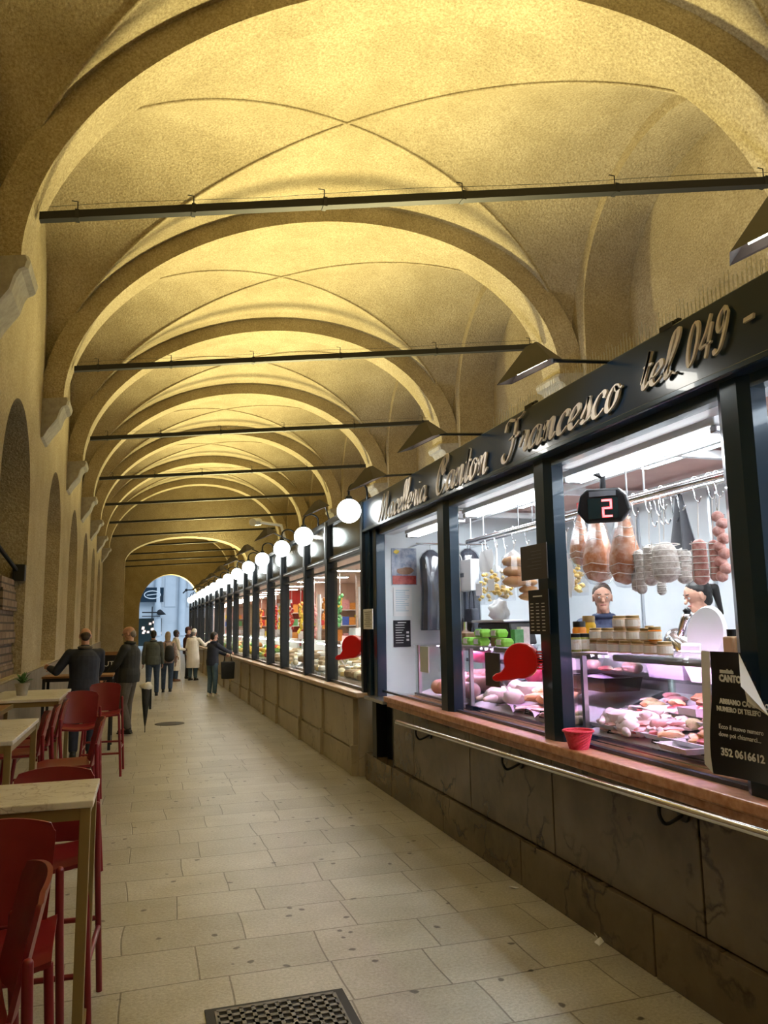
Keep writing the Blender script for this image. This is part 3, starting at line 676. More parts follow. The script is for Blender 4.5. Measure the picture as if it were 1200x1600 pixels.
# red ticket dispenser in window one
def dispenser(name,label,loc,rz,s=1.0):
    t=thing(name,label,'ticket dispenser',loc,rz)
    n=30; c=[(.115*math.cos(2*math.pi*i/n),.115*math.sin(2*math.pi*i/n)) for i in range(n)]
    # snail outline: round body with a drooping snout
    out=[]
    for i in range(n+1):
        a=math.radians(-100+ i*(300/n)); out.append((.115*math.cos(a),.115*math.sin(a)))
    out+=[(-.12,-.055),(-.135,-.075),(-.17,-.085),(-.195,-.105),(-.195,-.125),(-.17,-.135),(-.10,-.128),(-.05,-.122)]
    mb=MB(); mb.prism(out,lambda x,y,d:Vector((d*.07-.035,-x,y)),1); mb.build('body','plastic_red',t,bevel=.012)
    for q in range(7):
        mb=MB(); mb.box(-.03,.03,-.165,-.105,-.055+q*.018,-.047+q*.018); mb.build('fin','plastic_red',t)
    mb=MB(); mb.add([(-.012,.15,-.13),(.02,.15,-.13),(.03,.11,-.18),(.0,.09,-.20),(-.01,.15,-.128),(.022,.15,-.128),(.032,.11,-.178),(.002,.09,-.198)],[(0,1,2,3),(4,5,6,7),(0,1,5,4),(1,2,6,5),(2,3,7,6),(3,0,4,7)]); mb.build('ticket','paper',t)
    mb=MB(); mb.tube([(.0,-.11,0),(.0,-.20,-.02),(.0,-.22,-.04)],.014,8); mb.build('mount','black_plastic',t)
    t.scale=(s,s,s); return t
p=G(561,1010,x=2.40); dispenser('ticket_dispenser','small red snail shaped ticket dispenser in front of the first cheese window',(2.32,p.y-.02,p.z),.75,1.15)
# paper notice on the corner
def sheet(name,label,cat,px0,py0,px1,py1,x,mt,lines=0,lm='ink',th=.006,par=None,bend=0):
    a=G(px0,py1,x=x); b=G(px1,py0,x=x); y0,y1=min(a.y,b.y),max(a.y,b.y); z0,z1=min(a.z,b.z),max(a.z,b.z)
    t=thing(name,label,cat,(x,y0,z0)); L_=y1-y0; H_=z1-z0
    mb=MB(); mb.box(0,th,0,L_,0,H_); mb.build('panel',mt,t)
    for i in range(lines):
        z=H_*(.85-.7*i/max(1,lines-1)); w_=L_*random.uniform(.5,.75); mb=MB(); mb.box(-.0015,0,(L_-w_)/2,(L_+w_)/2,z-H_*.012,z+H_*.012); mb.build('text_line',lm,t)
    return t
sheet('paper_notice','white printed notice taped in the near end of the first cheese window','notice',568,951,582,983,2.383,'paper',8)
for q,(px,py,pw_,nm) in enumerate([(551,985,24,'pink'),(560,977,14,'white')]):
    p=G(px,py,x=3.2); mb=MB(); mb.box(-.1,.1,-.3+q*.1,.3-q*.1,-.06,.06); o=mb.build('boxed_goods','pack_pink' if q==0 else 'paper',loc=(3.2,p.y,1.47+q*.13)); tag(o,'%s box standing on the glass top of the first cheese counter'%('long pinkish' if q==0 else 'shorter white'),'box')
t=thing('scale_cover','white weighing scale hood on the counter behind the second stall window post','scale',(3.3,11.6,1.415))
mb=MB(); mb.box(-.2,.2,-.25,.25,0,.04); mb.build('base','inox',t); mb=MB(); mb.box(-.03,.03,-.03,.03,.04,.32); mb.build('column','inox',t); mb=MB(); mb.prism([(-.25,0),(.25,0),(.2,.09),(.1,.13),(-.1,.13),(-.2,.09)],lambda x,y,d:Vector((d-.05,x,.32+y)),.1); mb.build('hood','plastic_white',t)
# ================================================================ BUTCHER'S SHOP
SX=2.45
PY=[(8.18,8.56),(6.08,6.36),(4.32,4.56),(2.60,2.80),(0.7,0.9)]     # posts (near, far)
struct(MB().box(4.98,5.08,.3,8.5,0,3.1).build('wall_shop_back','white_wall'))
struct(MB().box(2.56,4.98,8.42,8.52,0,3.1).build('wall_shop_far','white_wall'))
struct(MB().box(2.5,4.98,.3,.4,0,3.1).build('wall_shop_near','white_wall'))
struct(MB().box(2.5,5.0,.4,8.42,2.98,3.06).build('ceiling_shop','pink_ceiling'))
struct(MB().box(2.6,5.0,.4,8.42,0,.22).build('floor_shop_platform','stone_grey'))
# base wall
mb=MB(); mb.box(2.47,2.62,-.2,7.66,0,.93); y=7.66; i=0
while y>-.2:
    w_=(.62,1.32,1.28,1.34)[i] if i<4 else 1.3; mb.box(2.45,2.475,y-w_+.006,y-.006,.30,.93); y-=w_; i+=1
y=7.65
while y>-.3: mb.box(2.42,2.475,y-1.4+.006,y-.006,0,.292); y-=1.4
struct(mb.build('wall_counter_base','dark_marble',bevel=.004))
t=thing('corner_unit','dark metal recess under a stainless counter flap at the far end of the butcher shop','unit',(2.45,7.66,0))
mb=MB(); mb.box(.12,.16,0,.75,.0,.9); mb.box(-.0,.12,.012,.03,.29,.9); mb.box(0,.12,.60,.75,.0,.9); mb.build('recess','steel_dark',t)
mb=MB(); mb.box(-.03,.10,.0,.95,0,.288); mb.build('plinth','dark_marble',t)
mb=MB(); mb.box(-.10,.5,.04,.74,.90,.935); mb.build('flap','inox',t,bevel=.005)
t=thing('stone_sill','polished reddish marble sill running under the butcher shop windows','sill',(2.36,0,.93))
mb=MB(); mb.box(0,.30,-.2,7.70,0,.055); mb.build('slab','red_marble',t,bevel=.01); mb=MB(); mb.box(.03,.28,-.2,7.68,-.05,0); mb.build('under_moulding','red_marble',t,bevel=.012)
# handrail
a=G(620,1128,x=2.31); b=G(1200,1305,x=2.31)
t=thing('handrail','long polished steel handrail along the front of the butcher shop base','handrail',(2.31,0,0))
zr=a.z; dz=(b.z-a.z)/(b.y-a.y)
R_=lambda y:zr+dz*(y-a.y)
mb=MB(); mb.tube([(0,a.y,R_(a.y)),(0,0,R_(0))],.021,14); mb.cap((0,a.y,R_(a.y)),(0,a.y+.01,R_(a.y)),.021,.018); mb.build('tube','chrome',t,smooth=True,sharp=50)
for px in (650,785,1030):
    y=G(px,1150+ (px-650)*.31,x=2.31).y; z=R_(y)
    mb=MB(); mb.tube(catmull([(0,y,z-.018),(0,y,z-.06),(.03,y,z-.10),(.09,y,z-.085),(.14,y,z-.06)],5),.009,8); m=Matrix.Rotation(math.pi/2,3,'Y'); mb.lathe([(.001,0),(.04,0),(.045,.01),(.001,.014)],(.125,y,z-.06),16,m); mb.build('bracket','iron',t,smooth=True,sharp=40)
# posts, sign
t=thing('shop_front_frame','dark blue steel post frame of the butcher shop front standing on the red sill','shop front',(SX,0,0))
for k,(a,b) in enumerate(PY):
    zb=.985 if k else .93
    if k==0:
        for q in ((8.20,8.34,0),(8.38,8.54,-.03)): mb=MB(); mb.box(q[2],.11,q[0],q[1],zb-.0,3.12); mb.build('post','steel_frame',t,bevel=.008)
    else:
        mb=MB(); c=(a+b)/2; w_=(b-a)*.5
        mb.prism([(0,-w_*.5),(.03,-w_),(.11,-w_),(.14,-w_*.6),(.14,w_*.6),(.11,w_),(.03,w_),(0,w_*.5)],lambda x,y,d:Vector((x,c+y,zb+d)),2.78-zb); mb.build('post','steel_frame',t)
for (a,b) in zip(PY[1:],PY[:-1]):
    for q in ((.03,.10,2.71,2.79),(.05,.09,.985,1.005)): mb=MB(); mb.box(q[0],q[1],a[1],b[0],q[2],q[3]); mb.build('rail','steel_frame',t)
    mb=MB(); mb.box(.10,.24,a[1]-.1,b[0]+.1,2.72,2.98); mb.build('lintel_lining','white_paint',t)
t=thing('shop_sign','long navy fascia board with cream script lettering above the butcher windows','sign',(2.40,8.56,2.77))
mb=MB(); mb.box(0,.12,-9.2,0,.0,.36); mb.build('board','sign_face',t,bevel=.006)
mb=MB(); mb.box(-.015,.0,-9.2,0,.0,.03); mb.build('lower_trim','steel_frame',t,bevel=.004)
GL={
'M':([[(-.1,.2),(.0,.0),(.2,.4),(.4,1.3),(.58,2.05)],[(.58,2.05),(.66,1.0),(.72,.05)],[(.72,.05),(1.1,1.1),(1.5,2.1)],[(1.5,2.1),(1.48,1.0),(1.52,.1),(1.65,.0),(1.82,.25)]],1.85),
'C':([[(.85,1.25),(.95,1.5),(1.15,1.75),(1.1,2.05),(.85,2.15),(.45,1.85),(.15,1.2),(.12,.5),(.35,.02),(.75,.02),(1.15,.45)],[(.85,2.15),(.62,1.9),(.62,1.45),(.8,1.1),(.98,1.3)]],1.2),
'F':([[(-.15,1.55),(-.12,1.95),(.15,2.12),(.6,2.0),(1.1,2.0),(1.45,2.2)],[(.8,2.05),(.78,1.3),(.68,.5),(.4,-.12),(.05,-.15),(-.12,.15),(.02,.35)],[(.3,1.0),(.65,1.1),(1.1,1.05),(1.15,1.25)]],1.25),
'a':([[(.78,.8),(.6,1.0),(.3,.92),(.06,.5),(.1,.1),(.3,.0),(.55,.2),(.76,.7)],[(.8,1.0),(.76,.5),(.78,.1),(.92,.02),(1.08,.25)]],1.0),
'c':([[(.62,.72),(.66,.92),(.5,1.02),(.25,.88),(.06,.45),(.15,.06),(.4,.0),(.72,.25)]],.72),
'e':([[(.0,.3),(.3,.42),(.6,.7),(.52,1.0),(.28,.95),(.06,.5),(.14,.08),(.4,.0),(.75,.25)]],.74),
'l':([[(.0,.25),(.3,.9),(.48,1.6),(.46,2.05),(.3,2.1),(.17,1.7),(.12,.9),(.12,.25),(.22,.0),(.45,.25)]],.46),
'r':([[(.0,.3),(.2,.8),(.28,1.12),(.3,.92),(.55,.98),(.52,.5),(.5,.15),(.62,.0),(.75,.2)]],.72),
'i':([[(.0,.3),(.18,1.0),(.15,.4),(.18,.06),(.3,.0),(.48,.25)],[(.2,1.42),(.22,1.5)]],.46),
'n':([[(.0,.6),(.15,1.0),(.18,.6),(.15,.0)],[(.15,.1),(.32,.75),(.52,1.02),(.66,.9),(.62,.4),(.66,.05),(.8,.02),(.98,.25)]],.95),
't':([[(.0,.25),(.2,1.2),(.24,1.75),(.2,1.2),(.12,.4),(.18,.04),(.32,.0),(.5,.25)],[(-.05,1.05),(.2,1.1),(.5,1.08)]],.48),
'o':([[(.5,.98),(.28,.98),(.07,.55),(.1,.12),(.3,.0),(.56,.3),(.62,.75),(.5,.98),(.55,.8),(.85,.85)]],.76),
's':([[(.0,.25),(.25,.75),(.36,1.12),(.36,.9),(.5,.5),(.42,.1),(.2,.0),(.05,.12)],[(.42,.1),(.55,.1),(.72,.3)]],.62),
'.':([[(.1,.02),(.14,.1)]],.35),
'0':([[(.6,1.85),(.35,1.8),(.12,1.2),(.1,.4),(.3,.0),(.6,.3),(.78,1.0),(.78,1.6),(.6,1.85)]],.95),
'4':([[(.6,1.9),(.35,1.2),(.0,.6),(.4,.6),(.85,.65)],[(.75,1.5),(.62,.8),(.5,.0)]],.95),
'9':([[(.72,1.5),(.5,1.85),(.2,1.6),(.12,1.15),(.3,.9),(.55,1.05),(.75,1.6),(.7,.9),(.45,.15),(.15,.0),(.02,.2)]],.9),
'-':([[(.05,.75),(.6,.8)]],.8)}
def script(word,y_a,y_b,z0,xh):
    adv=sum(GL[c][1] for c in word); sy=abs(y_a-y_b)/(adv+.25); x=.05
    for c in word:
        mb=MB()
        for st in GL[c][0]:
            P=catmull([(q[0],q[1],0) for q in st],6); n=len(P); R=[]
            for i,p in enumerate(P):
                d=(P[min(i+1,n-1)]-P[max(i-1,0)]); d=d.normalized() if d.length>0 else Vector((1,0,0))
                ang=math.atan2(d.y,d.x); wd=.028+.088*abs(math.sin(ang-math.radians(28)))**1.3
                if c in '.-': wd=.12
                if c=='i' and len(st)==2: wd=.12
                elif i in (0,n-1) and c not in '.-': wd*=.6
                nx,ny=-d.y*wd,d.x*wd
                def T(a,b,dep): 
                    u=(x+a*.86+b*.27)*sy; return Vector((-dep,-u+(y_a-8.56),z0-2.77+b*xh))
                R.append([T(p.x+nx,p.y+ny,0.012),T(p.x-nx,p.y-ny,0.012),T(p.x-nx,p.y-ny,.024),T(p.x+nx,p.y+ny,.024)])
            mb.rings(R)
        o=mb.build('letter','letter_cream',t); x+=GL[c][1]
def sy_(px,py): return G(px,py,x=2.39).y
script('Macelleria',sy_(593,805),sy_(670,775),2.81,.130)
script('Canton',sy_(681,775),sy_(768,735),2.815,.138)
script('Francesco',sy_(788,730),sy_(978,640),2.845,.118)
script('tel.',sy_(1004,640),sy_(1072,600),2.875,.098)
script('049',sy_(1075,605),sy_(1146,560),2.88,.100)
script('-',sy_(1160,550),sy_(1194,540),2.90,.08)
t=thing('bird_spikes','row of thin wire bird spikes on top of the navy butcher sign','spikes',(2.50,0,3.12))
mb=MB()
y=1.6
while y<5.2: mb.box(-.001,.001,y-.001,y+.001,0,.15+.03*math.sin(y*40)); mb.box(.03,.032,y+.01,y+.012,0,.15); y+=.028
mb.build('wires','inox',t)
for px,py in ((1046,520),(830,655)):
    p=G(px,py,x=2.42); mb=MB(); mb.box(-.02,.05,-.05,.05,0,.03); mb.box(0,.02,-.07,.07,.02,.04); tag(mb.build('sign_clamp','iron',loc=(2.42,p.y,3.12)),'small black clamp on the top edge of the sign above the %s'%('letters tel.' if px>1000 else 'middle word'),'clamp')
# hood floodlights on arms
def hood(i,y,xl,zl,lit):
    t=thing('hood_lamp','dark pyramid hooded lamp on a thin arm above the signs, %s from the right'%ordi(i),'lamp',(xl,y,zl))
    m=Matrix.Rotation(math.radians(-24),3,'Y')@Matrix.Rotation(math.radians(45),3,'Z')
    def sq(s,z): return [m@Vector(q) for q in ((-s,-s,z),(s,-s,z),(s,s,z),(-s,s,z))]
    mb=MB(); A=sq(.155,-.06); sh_=Vector((.09,0,-.01)); B=[q+sh_ for q in sq(.03,.12)]; C_=[q+sh_ for q in sq(.025,.105)]; D=sq(.148,-.055)
    mb.rings([A,B],cap=False); mb.rings([D,C_],cap=False); mb.add(A+D,[(i_,(i_+1)%4,4+(i_+1)%4,4+i_) for i_ in range(4)]); mb.add(B,[(0,1,2,3)]); mb.build('hood','hood',t)
    mb=MB(); mb.rings([sq(.09,-.035),sq(.09,-.02)]); mb.build('lamp_panel','lamp_glow',t)
    mb=MB(); mb.tube([(.16,0,.02),(2.50-xl,0,3.14-zl)],.011,8); mb.build('arm','steel_dark',t)
HD=[]
for i,(ax,ay,lx,ly) in enumerate([(1330,430,1195,330),(960,570,855,560),(760,685,680,676),(650,748,590,742),(598,775,505,790)]):
    y=[2.02][0] if i==0 else G(ax,ay,x=2.45).y
    if i==0: p=G(1205,330,y=1.6); hood(0,1.6,p.x+.02,p.z,1); continue
    if i==4: y=10.6
    p=G(lx,ly,y=y); hood(i,y,p.x-.13,p.z-.03,1)
for i,y in enumerate([13.3,16.2,19.0,22.0,25.2,28.5,32]): hood(i+5,y,1.95,3.30,1)
# camera on row top
t=thing('security_camera','white security camera above the globe lamps near the end of the vault','camera',(1.9,14.2,3.62))
mb=MB(); mb.tube([(.6,0,-.40),(.5,0,-.05),(.1,0,0)],.03,8); mb.build('arm','white_paint',t); mb=MB(); mb.tube([(.1,.1,.02),(-.06,-.2,-.03)],.07,14); mb.build('housing','white_paint',t,smooth=True,sharp=40)
# ceiling fittings
for i,(a,b) in enumerate([(1.2,2.7),(3.1,4.62),(4.85,6.35),(6.65,7.95)]):
    t=thing('tube_light','twin tube ceiling light behind the butcher sign, %s counting from the right of the photo'%ordi(i),'light',(2.80,a,2.66))
    L_=b-a
    mb=MB(); mb.box(-.09,.09,0,L_,.03,.09); mb.build('housing','white_paint',t,bevel=.008)
    for s in (-.05,.05): mb=MB(); mb.tube([(s,.05,.012),(s,L_-.05,.012)],.016,10); mb.build('tube','tube_glow',t)
    for yy in (.0,L_-.05): mb=MB(); mb.box(-.08,.08,yy,yy+.05,-.01,.03); mb.build('end_cap','inox',t,bevel=.01)
    for yy in (.2,L_-.2): mb=MB(); mb.tube([(0,yy,.09),(0,yy,.32)],.006,6); mb.build('hanger','inox',t)
for i,y in enumerate((2.6,4.7,6.9)):
    t=thing('ceiling_panel_light','bright square panel light in the pink ceiling of the butcher shop, %s from the right'%ordi(i),'light',(3.62,y,2.98))
    mb=MB(); mb.box(-.34,.34,-.62,.62,-.03,0); mb.build('frame','white_paint',t); mb=MB(); mb.box(-.30,.30,-.58,.58,-.034,-.03); mb.build('diffuser','panel_glow',t)
mb=MB()
for x in (3.05,3.6,4.5): mb.box(x,x+.05,.4,8.42,2.88,2.94)
for y in (1.2,2.9,4.6,6.3,7.9): mb.box(2.7,4.98,y,y+.06,2.90,2.96)
struct(mb.build('trim_90','white_paint'))
# hanging rail
for xr in (3.3,3.45):
  t=thing('hanging_rail','%s chrome hanging rail across the butcher shop above the meats'%('front' if xr<3.4 else 'rear'),'rail',(xr,0,2.575))
  mb=MB(); mb.tube([(0,1.0,0),(0,7.6,0)],.024 if xr<3.4 else .014,14); mb.build('tube','chrome',t,smooth=True,sharp=50)
  for y in (1.3,3.0,4.7,6.4,7.5): mb=MB(); mb.tube([(0,y,0),(0,y,.33)],.007,6); mb.build('hanger','inox',t)
def hookmesh(L_=.14):
    mb=MB(); mb.tube(catmull([(0,-.03,-.02),(0,-.03,.015),(0,0,.034),(0,.03,.01),(0,.01,-.05),(0,0,-L_+.03),(0,-.03,-L_),(0,-.055,-L_+.03)],5),.0045,6); return mb
for px,py in ((1003,790),(1010,788),(1022,785),(1088,765),(990,795)):
    p=G(px,py,x=3.3); mb=hookmesh(.2 if px<1080 else .24); mb.build('hook','chrome',t,loc=(0,p.y,0))
mat('netted_meat',(.58,.20,.07),.35,col2=(.80,.50,.36),scale=16,coat=.5,lo=.4,hi=.6); mat('salami_white',(.45,.38,.33),.7,col2=(.78,.74,.70),scale=26,bump=.4); mat('salami_pink',(.50,.20,.16),.55,col2=(.70,.42,.38),scale=30,bump=.3)
mat('string_white',(.8,.78,.74),.7); mat('pasta',(.75,.46,.08),.5,col2=(.88,.66,.22),scale=12); mat('grey_cloth',(.13,.14,.16),.8,col2=(.18,.19,.21),scale=4)
mat('bread',(.62,.30,.10),.6,col2=(.75,.42,.2),scale=7)
def hang(name,label,cat,px0,py0,px1,py1,builder,x=3.3,group=None):
    a=G(px0,py0,x=x); b=G(px1,py1,x=x); y=(a.y+b.y)/2; w_=abs(a.y-b.y); h=abs(a.z-b.z)
    w_=max(w_,.06)*.82; zt=max(a.z,b.z)
    t=thing(name,label,cat,(x,y,2.575)); mb=hookmesh(.13); mb.build('hook','chrome',t,smooth=True)
    zt=zt-2.575
    builder(t,w_/2,h,zt,); 
    mb=MB(); mb.tube([(0,-.02,-.125),(0,-.0,min(zt,-.13))],.004,5); mb.build('string','string_white',t)
    return t
def b_ham(t,r,h,zt):
    mb=MB(); mb.lathe([(.012,zt),(r*.35,zt-h*.12),(r*.62,zt-h*.35),(r*.95,zt-h*.6),(r,zt-h*.8),(r*.7,zt-h*.95),(.01,zt-h)],n=20); hm=mb.build('ham','netted_meat',t,smooth=True)
    mb=MB()
    for q in range(7): 
        f=.15+q*.12; rr=r*(.3+.72*min(1,f*1.25))*.99; rr=min(rr,r*1.0)+.006; mb.tube([(rr*math.cos(a*.524),rr*math.sin(a*.524),zt-h*f+.01*math.sin(a*2)) for a in range(12)],.0028,4,closed=True)
    mb.build('netting','string_white',hm)
    mb=MB(); mb.lathe([(.02,zt+.02),(r*.5,zt-h*.1),(r*.8,zt-h*.35),(r*1.12,zt-h*.6),(r*1.15,zt-h*.85),(r*.6,zt-h*1.02),(.02,zt-h*1.04)],n=14); mb.build('wrapper','plastic_film',t)
    mb=MB(); mb.box(-.012,.012,-.015,.015,zt-.01,zt+.10); mb.build('red_tie','plastic_red',t)
def b_sal(mt,n=1):
    def f(t,r,h,zt):
        for q in range(n):
            o=0 if n==1 else (q-(n-1)/2)*r*2/n; rr=r/n*1.05
            mb=MB(); mb.cap((.0+.02*q,o,zt-rr),(.0+.02*q,o*1.1,zt-h+rr+.02*q),rr*.85,rr,14); sl=mb.build('salami',mt,t,smooth=True)
            mb=MB()
            for j in range(6): z=zt-h*(.12+.14*j); mb.tube([((rr+.002)*math.cos(a*.628)+.02*q,o*(1+.1*j/6)+(rr+.002)*math.sin(a*.628),z) for a in range(10)],.003,4,closed=True)
            for s in (-1,1): mb.tube([(-rr-.003+.02*q,o,zt-.02),(-rr-.003+.02*q,o*1.1,zt-h+.03)],.003,4)
            mb.build('twine','string_white',sl)
    return f
def b_chain(t,r,h,zt):
    for q in range(9): mb=MB(); mb.blob((.01*(q%2),r*.5*(-1)**q,zt-.03-q*h/9.5),(.036,.038,.036),2,.15,2,q); mb.build('sausage_link','salami_pink',t,smooth=True)
def b_pasta(t,r,h,zt):
    mb=MB()
    for q in range(26): mb.blob((random.uniform(-.04,.04),random.uniform(-r*.75,r*.75),zt-.06-random.random()*(h-.1)),(.024,.026,.02),1,.5,3,q)
    mb.build('pasta','pasta',t,smooth=True)
    mb=MB(); mb.rings([[Vector((-.01,-.02,zt)),Vector((.01,-.02,zt)),Vector((.01,.02,zt)),Vector((-.01,.02,zt))],[Vector((-.05,-r*.9,zt-.08)),Vector((.05,-r*.9,zt-.08)),Vector((.05,r*.9,zt-.08)),Vector((-.05,r*.9,zt-.08))],[Vector((-.055,-r,zt-h)),Vector((.055,-r,zt-h)),Vector((.055,r,zt-h)),Vector((-.055,r,zt-h))]]); mb.build('bag','plastic_film',t)
    mb=MB(); mb.box(-.06,-.057,-r*.55,r*.55,zt-h*.75,zt-h*.42); mb.build('label','paper',t)
def b_buns(t,r,h,zt):
    for q in range(3): mb=MB(); mb.blob((0,0,zt-.05-q*h/3.3-.02),(r*.9,r*.95,h/5.5),2,.08,2,q); mb.build('bun','bread',t,smooth=True)
    mb=MB(); mb.lathe([(.01,zt+.04),(r*.9,zt-.03),(r*1.05,zt-h*.5),(r*1.0,zt-h*.95),(.01,zt-h*1.02)],n=14); mb.build('bag','plastic_film',t)
def b_apron(t,r,h,zt):
    mb=MB(); mb.grid(lambda a,b:Vector((.03*math.sin(b*14)*(a+.1),(b-.5)*2*r*(.05+.95*a**.8)*(1+.03*math.sin(a*9)),zt-h*a*(1-.18*abs(b-.5)*0))),14,28); mb.build('cloth','grey_cloth',t,smooth=True)
def b_paper(t,r,h,zt):
    mb=MB(); mb.grid(lambda a,b:Vector((.015*math.sin(b*9+a*4),(b-.5)*2*r,zt-h*a)),8,10); mb.build('bag','paper',t,smooth=True)
hang('netted_ham','netted orange ham in film, left of the three above the shopkeeper','ham',894,808,921,882,b_ham)
hang('netted_ham','netted ham in film, lowest and middle one above the shopkeeper head','ham',915,806,955,908,b_ham)
hang('netted_ham','big netted orange ham in film, right of the three above the shopkeeper','ham',955,797,998,912,b_ham)
hang('salami','pair of thin whitish salamis hanging just right of the netted hams','salami',982,860,1010,928,b_sal('salami_white',2))
hang('salami','single tall whitish salami between the thin pair and the big string tied ones','salami',1006,850,1027,915,b_sal('salami_white'))
hang('salami','very fat white mould coated salami tied with string, largest of the row','salami',1021,846,1059,910,b_sal('salami_white'))
hang('salami','fat whitish salami partly behind the largest one, nearer the pink pair','salami',1057,855,1082,912,b_sal('salami_white'),x=3.45)
hang('salami','pink salami hanging above the dark haired woman, left of the pink pair','salami',1081,842,1107,914,b_sal('salami_pink'))
hang('salami','pink salami beside the string of links near the shop post','salami',1107,843,1126,908,b_sal('salami_pink'))
hang('sausage_string','string of small pale pink round sausages hanging beside the nearest full post','sausages',1117,800,1137,910,b_chain)
hang('salami','cream salami stub hanging low under the largest white one','salami',1028,905,1040,930,b_sal('salami_white'),x=3.45)
hang('pasta_bag','clear bag of yellow pasta just right of the black price card post','pasta bag',861,868,881,928,b_pasta)
hang('pasta_bag','clear bag of yellow pasta next to the netted hams','pasta bag',893,872,913,930,b_pasta,x=3.45)
hang('paper_bag','narrow crumpled white paper bag hanging between two pasta bags','bag',876,866,897,934,b_paper)
hang('pasta_bag','clear bag of yellow pasta, largest and leftmost of the cluster by the white carrier bag','pasta bag',745,890,768,944,b_pasta,x=3.45)
hang('pasta_bag','clear bag of yellow pasta in the middle of the left cluster, label on front','pasta bag',764,884,788,936,b_pasta)
hang('pasta_bag','small clear bag of pasta at the back right of the left cluster','pasta bag',782,908,800,938,b_pasta,x=3.45)
hang('bun_bag','clear bag of orange brown buns on a red tie left of the dark grey card','bun bag',791,868,816,916,b_buns)
hang('bun_bag','clear bag of pinkish buns below and right of the other bun bag','bun bag',815,900,836,934,b_buns,x=3.45)
hang('grey_tag','grey paper tag sheet hanging above the left pasta bags','tag',748,862,772,892,b_paper)
hang('apron','dark grey apron hanging in a point from the rail behind the salamis','apron',1034,768,1093,858,b_apron,x=3.45)
hang('apron','dark grey apron hanging from a hook right of the middle post','apron',860,822,888,872,b_apron,x=3.45)
# ticket number display
p=G(943,790,x=2.85); t=thing('number_display','black queue number display showing a red digit 2 under the tube light','display',(2.85,p.y,p.z)); t.rotation_euler=(math.radians(0),math.radians(-8),math.radians(52)); t.scale=(1.12,1.12,1.12)
mb=MB(); mb.prism([(-.15,-.03),(-.13,.06),(-.09,.10),(.09,.10),(.13,.06),(.15,-.03),(.10,-.10),(-.10,-.10)],lambda x,y,d:Vector((d*.16-.04,-x,y)),1); mb.build('case','black_plastic',t,bevel=.012)
mb=MB(); mb.box(-.046,-.04,-.085,.085,-.075,.045); mb.build('screen','dark_window',t)
mb=MB(); mb.box(-.047,-.04,-.075,.075,.055,.085); mb.build('header','grey_cloth',t)
mb=MB(); s=.045
for (y0,z0,y1,z1) in ((-.0,.03,-.045,.03),(-.045,.03,-.045,-.015),(-.0,-.015,-.045,-.015),(0,-.015,0,-.062),(0,-.062,-.045,-.062)): mb.box(-.050,-.046,min(y0,y1)-.006,max(y0,y1)+.006,min(z0,z1)-.006,max(z0,z1)+.006)
mb.build('digit','led_red',t)
mb=MB(); mb.tube([(.04,0,.10),(.04,0,.17),(.0,.05,.20)],.018,8); mb.build('bracket','black_plastic',t)
# display cases with meat
mat('meat_red',(.30,.02,.02),.3,col2=(.55,.12,.10),scale=14,coat=.4); mat('meat_pink',(.70,.30,.26),.35,col2=(.85,.55,.5),scale=12,coat=.4); mat('chicken',(.85,.45,.18),.4,col2=(.9,.6,.36),scale=6,coat=.3)
mat('fat_white',(.80,.66,.60),.4,col2=(.88,.78,.74),scale=16); mat('herbs',(.25,.30,.10),.6,col2=(.6,.5,.3),scale=25); mat('lilac_sheet',(.66,.50,.72),.5)
def meatcase(y0,y1,label,n):
    t=thing('meat_case',label,'display case',(2.63,y0,0)); L_=y1-y0
    mb=MB(); mb.box(0,.8,0,L_,.22,.99); mb.build('cabinet','inox',t)
    mb=MB(); mb.add([(.03,.02,1.0),(.03,L_-.02,1.0),(.74,L_-.02,1.22),(.74,.02,1.22),(.03,.02,1.02),(.03,L_-.02,1.02),(.74,L_-.02,1.24),(.74,.02,1.24)],[(0,1,2,3),(4,5,6,7),(0,1,5,4),(1,2,6,5),(2,3,7,6),(3,0,4,7)]); mb.build('deck','plastic_white',t)
    mb=MB(); mb.box(0,.03,0,L_,.99,1.03); mb.box(-.012,.0,0,L_,.985,1.0); mb.build('front_rail','chrome',t)
    mb=MB(); mb.box(.01,.018,.01,L_-.01,1.03,1.50); mb.build('front_glass','case_glass',t)
    mb=MB(); mb.box(.0,.80,.0,L_,1.50,1.515); mb.build('top_glass','case_glass',t)
    for yy in (.0,L_-.008): mb=MB(); mb.box(.02,.78,yy,yy+.008,1.0,1.50); mb.build('end_glass','case_glass',t)
    for yy in (.03,L_-.06): mb=MB(); mb.box(.03,.06,yy,yy+.03,1.03,1.50); mb.build('upright','inox',t)
    mb=MB(); mb.box(.40,.74,.05,L_-.05,1.345,1.357); mb.build('inner_shelf','case_glass',t)
    mb=MB(); mb.box(.76,.79,0,L_,1.0,1.50); mb.build('back_panel','white_paint',t)
    mb=MB(); mb.tube([(.30,.08,1.482),(.30,L_-.08,1.482)],.008,8); mb.build('pink_tube','meat_tube',t)
    mb=MB(); mb.prism([(.26,1.46),(.268,1.46),(.268,1.492),(.34,1.492),(.34,1.50),(.26,1.50)],lambda x,y,d:Vector((x,.05+d,y)),L_-.1); mb.build('tube_holder','inox',t)
    return t
meatcase(1.3,4.42,'glass meat case behind the nearest window, jars on its top','A')
meatcase(4.50,6.20,'glass meat case with orange chicken, behind the middle window, green egg boxes on top','B')
meatcase(6.30,7.50,'small glass meat case at the far end beside the white poster wall','C')
def deckz(x): return 1.02+(x-2.66)*.31
steak=proto_mesh(lambda m:m.blob((0,0,.022),(.085,.06,.024),2,.35,1.6,1),'steak','meat_red')
cutlet=proto_mesh(lambda m:m.blob((0,0,.02),(.08,.055,.022),2,.4,1.7,5),'cutlet','meat_pink')
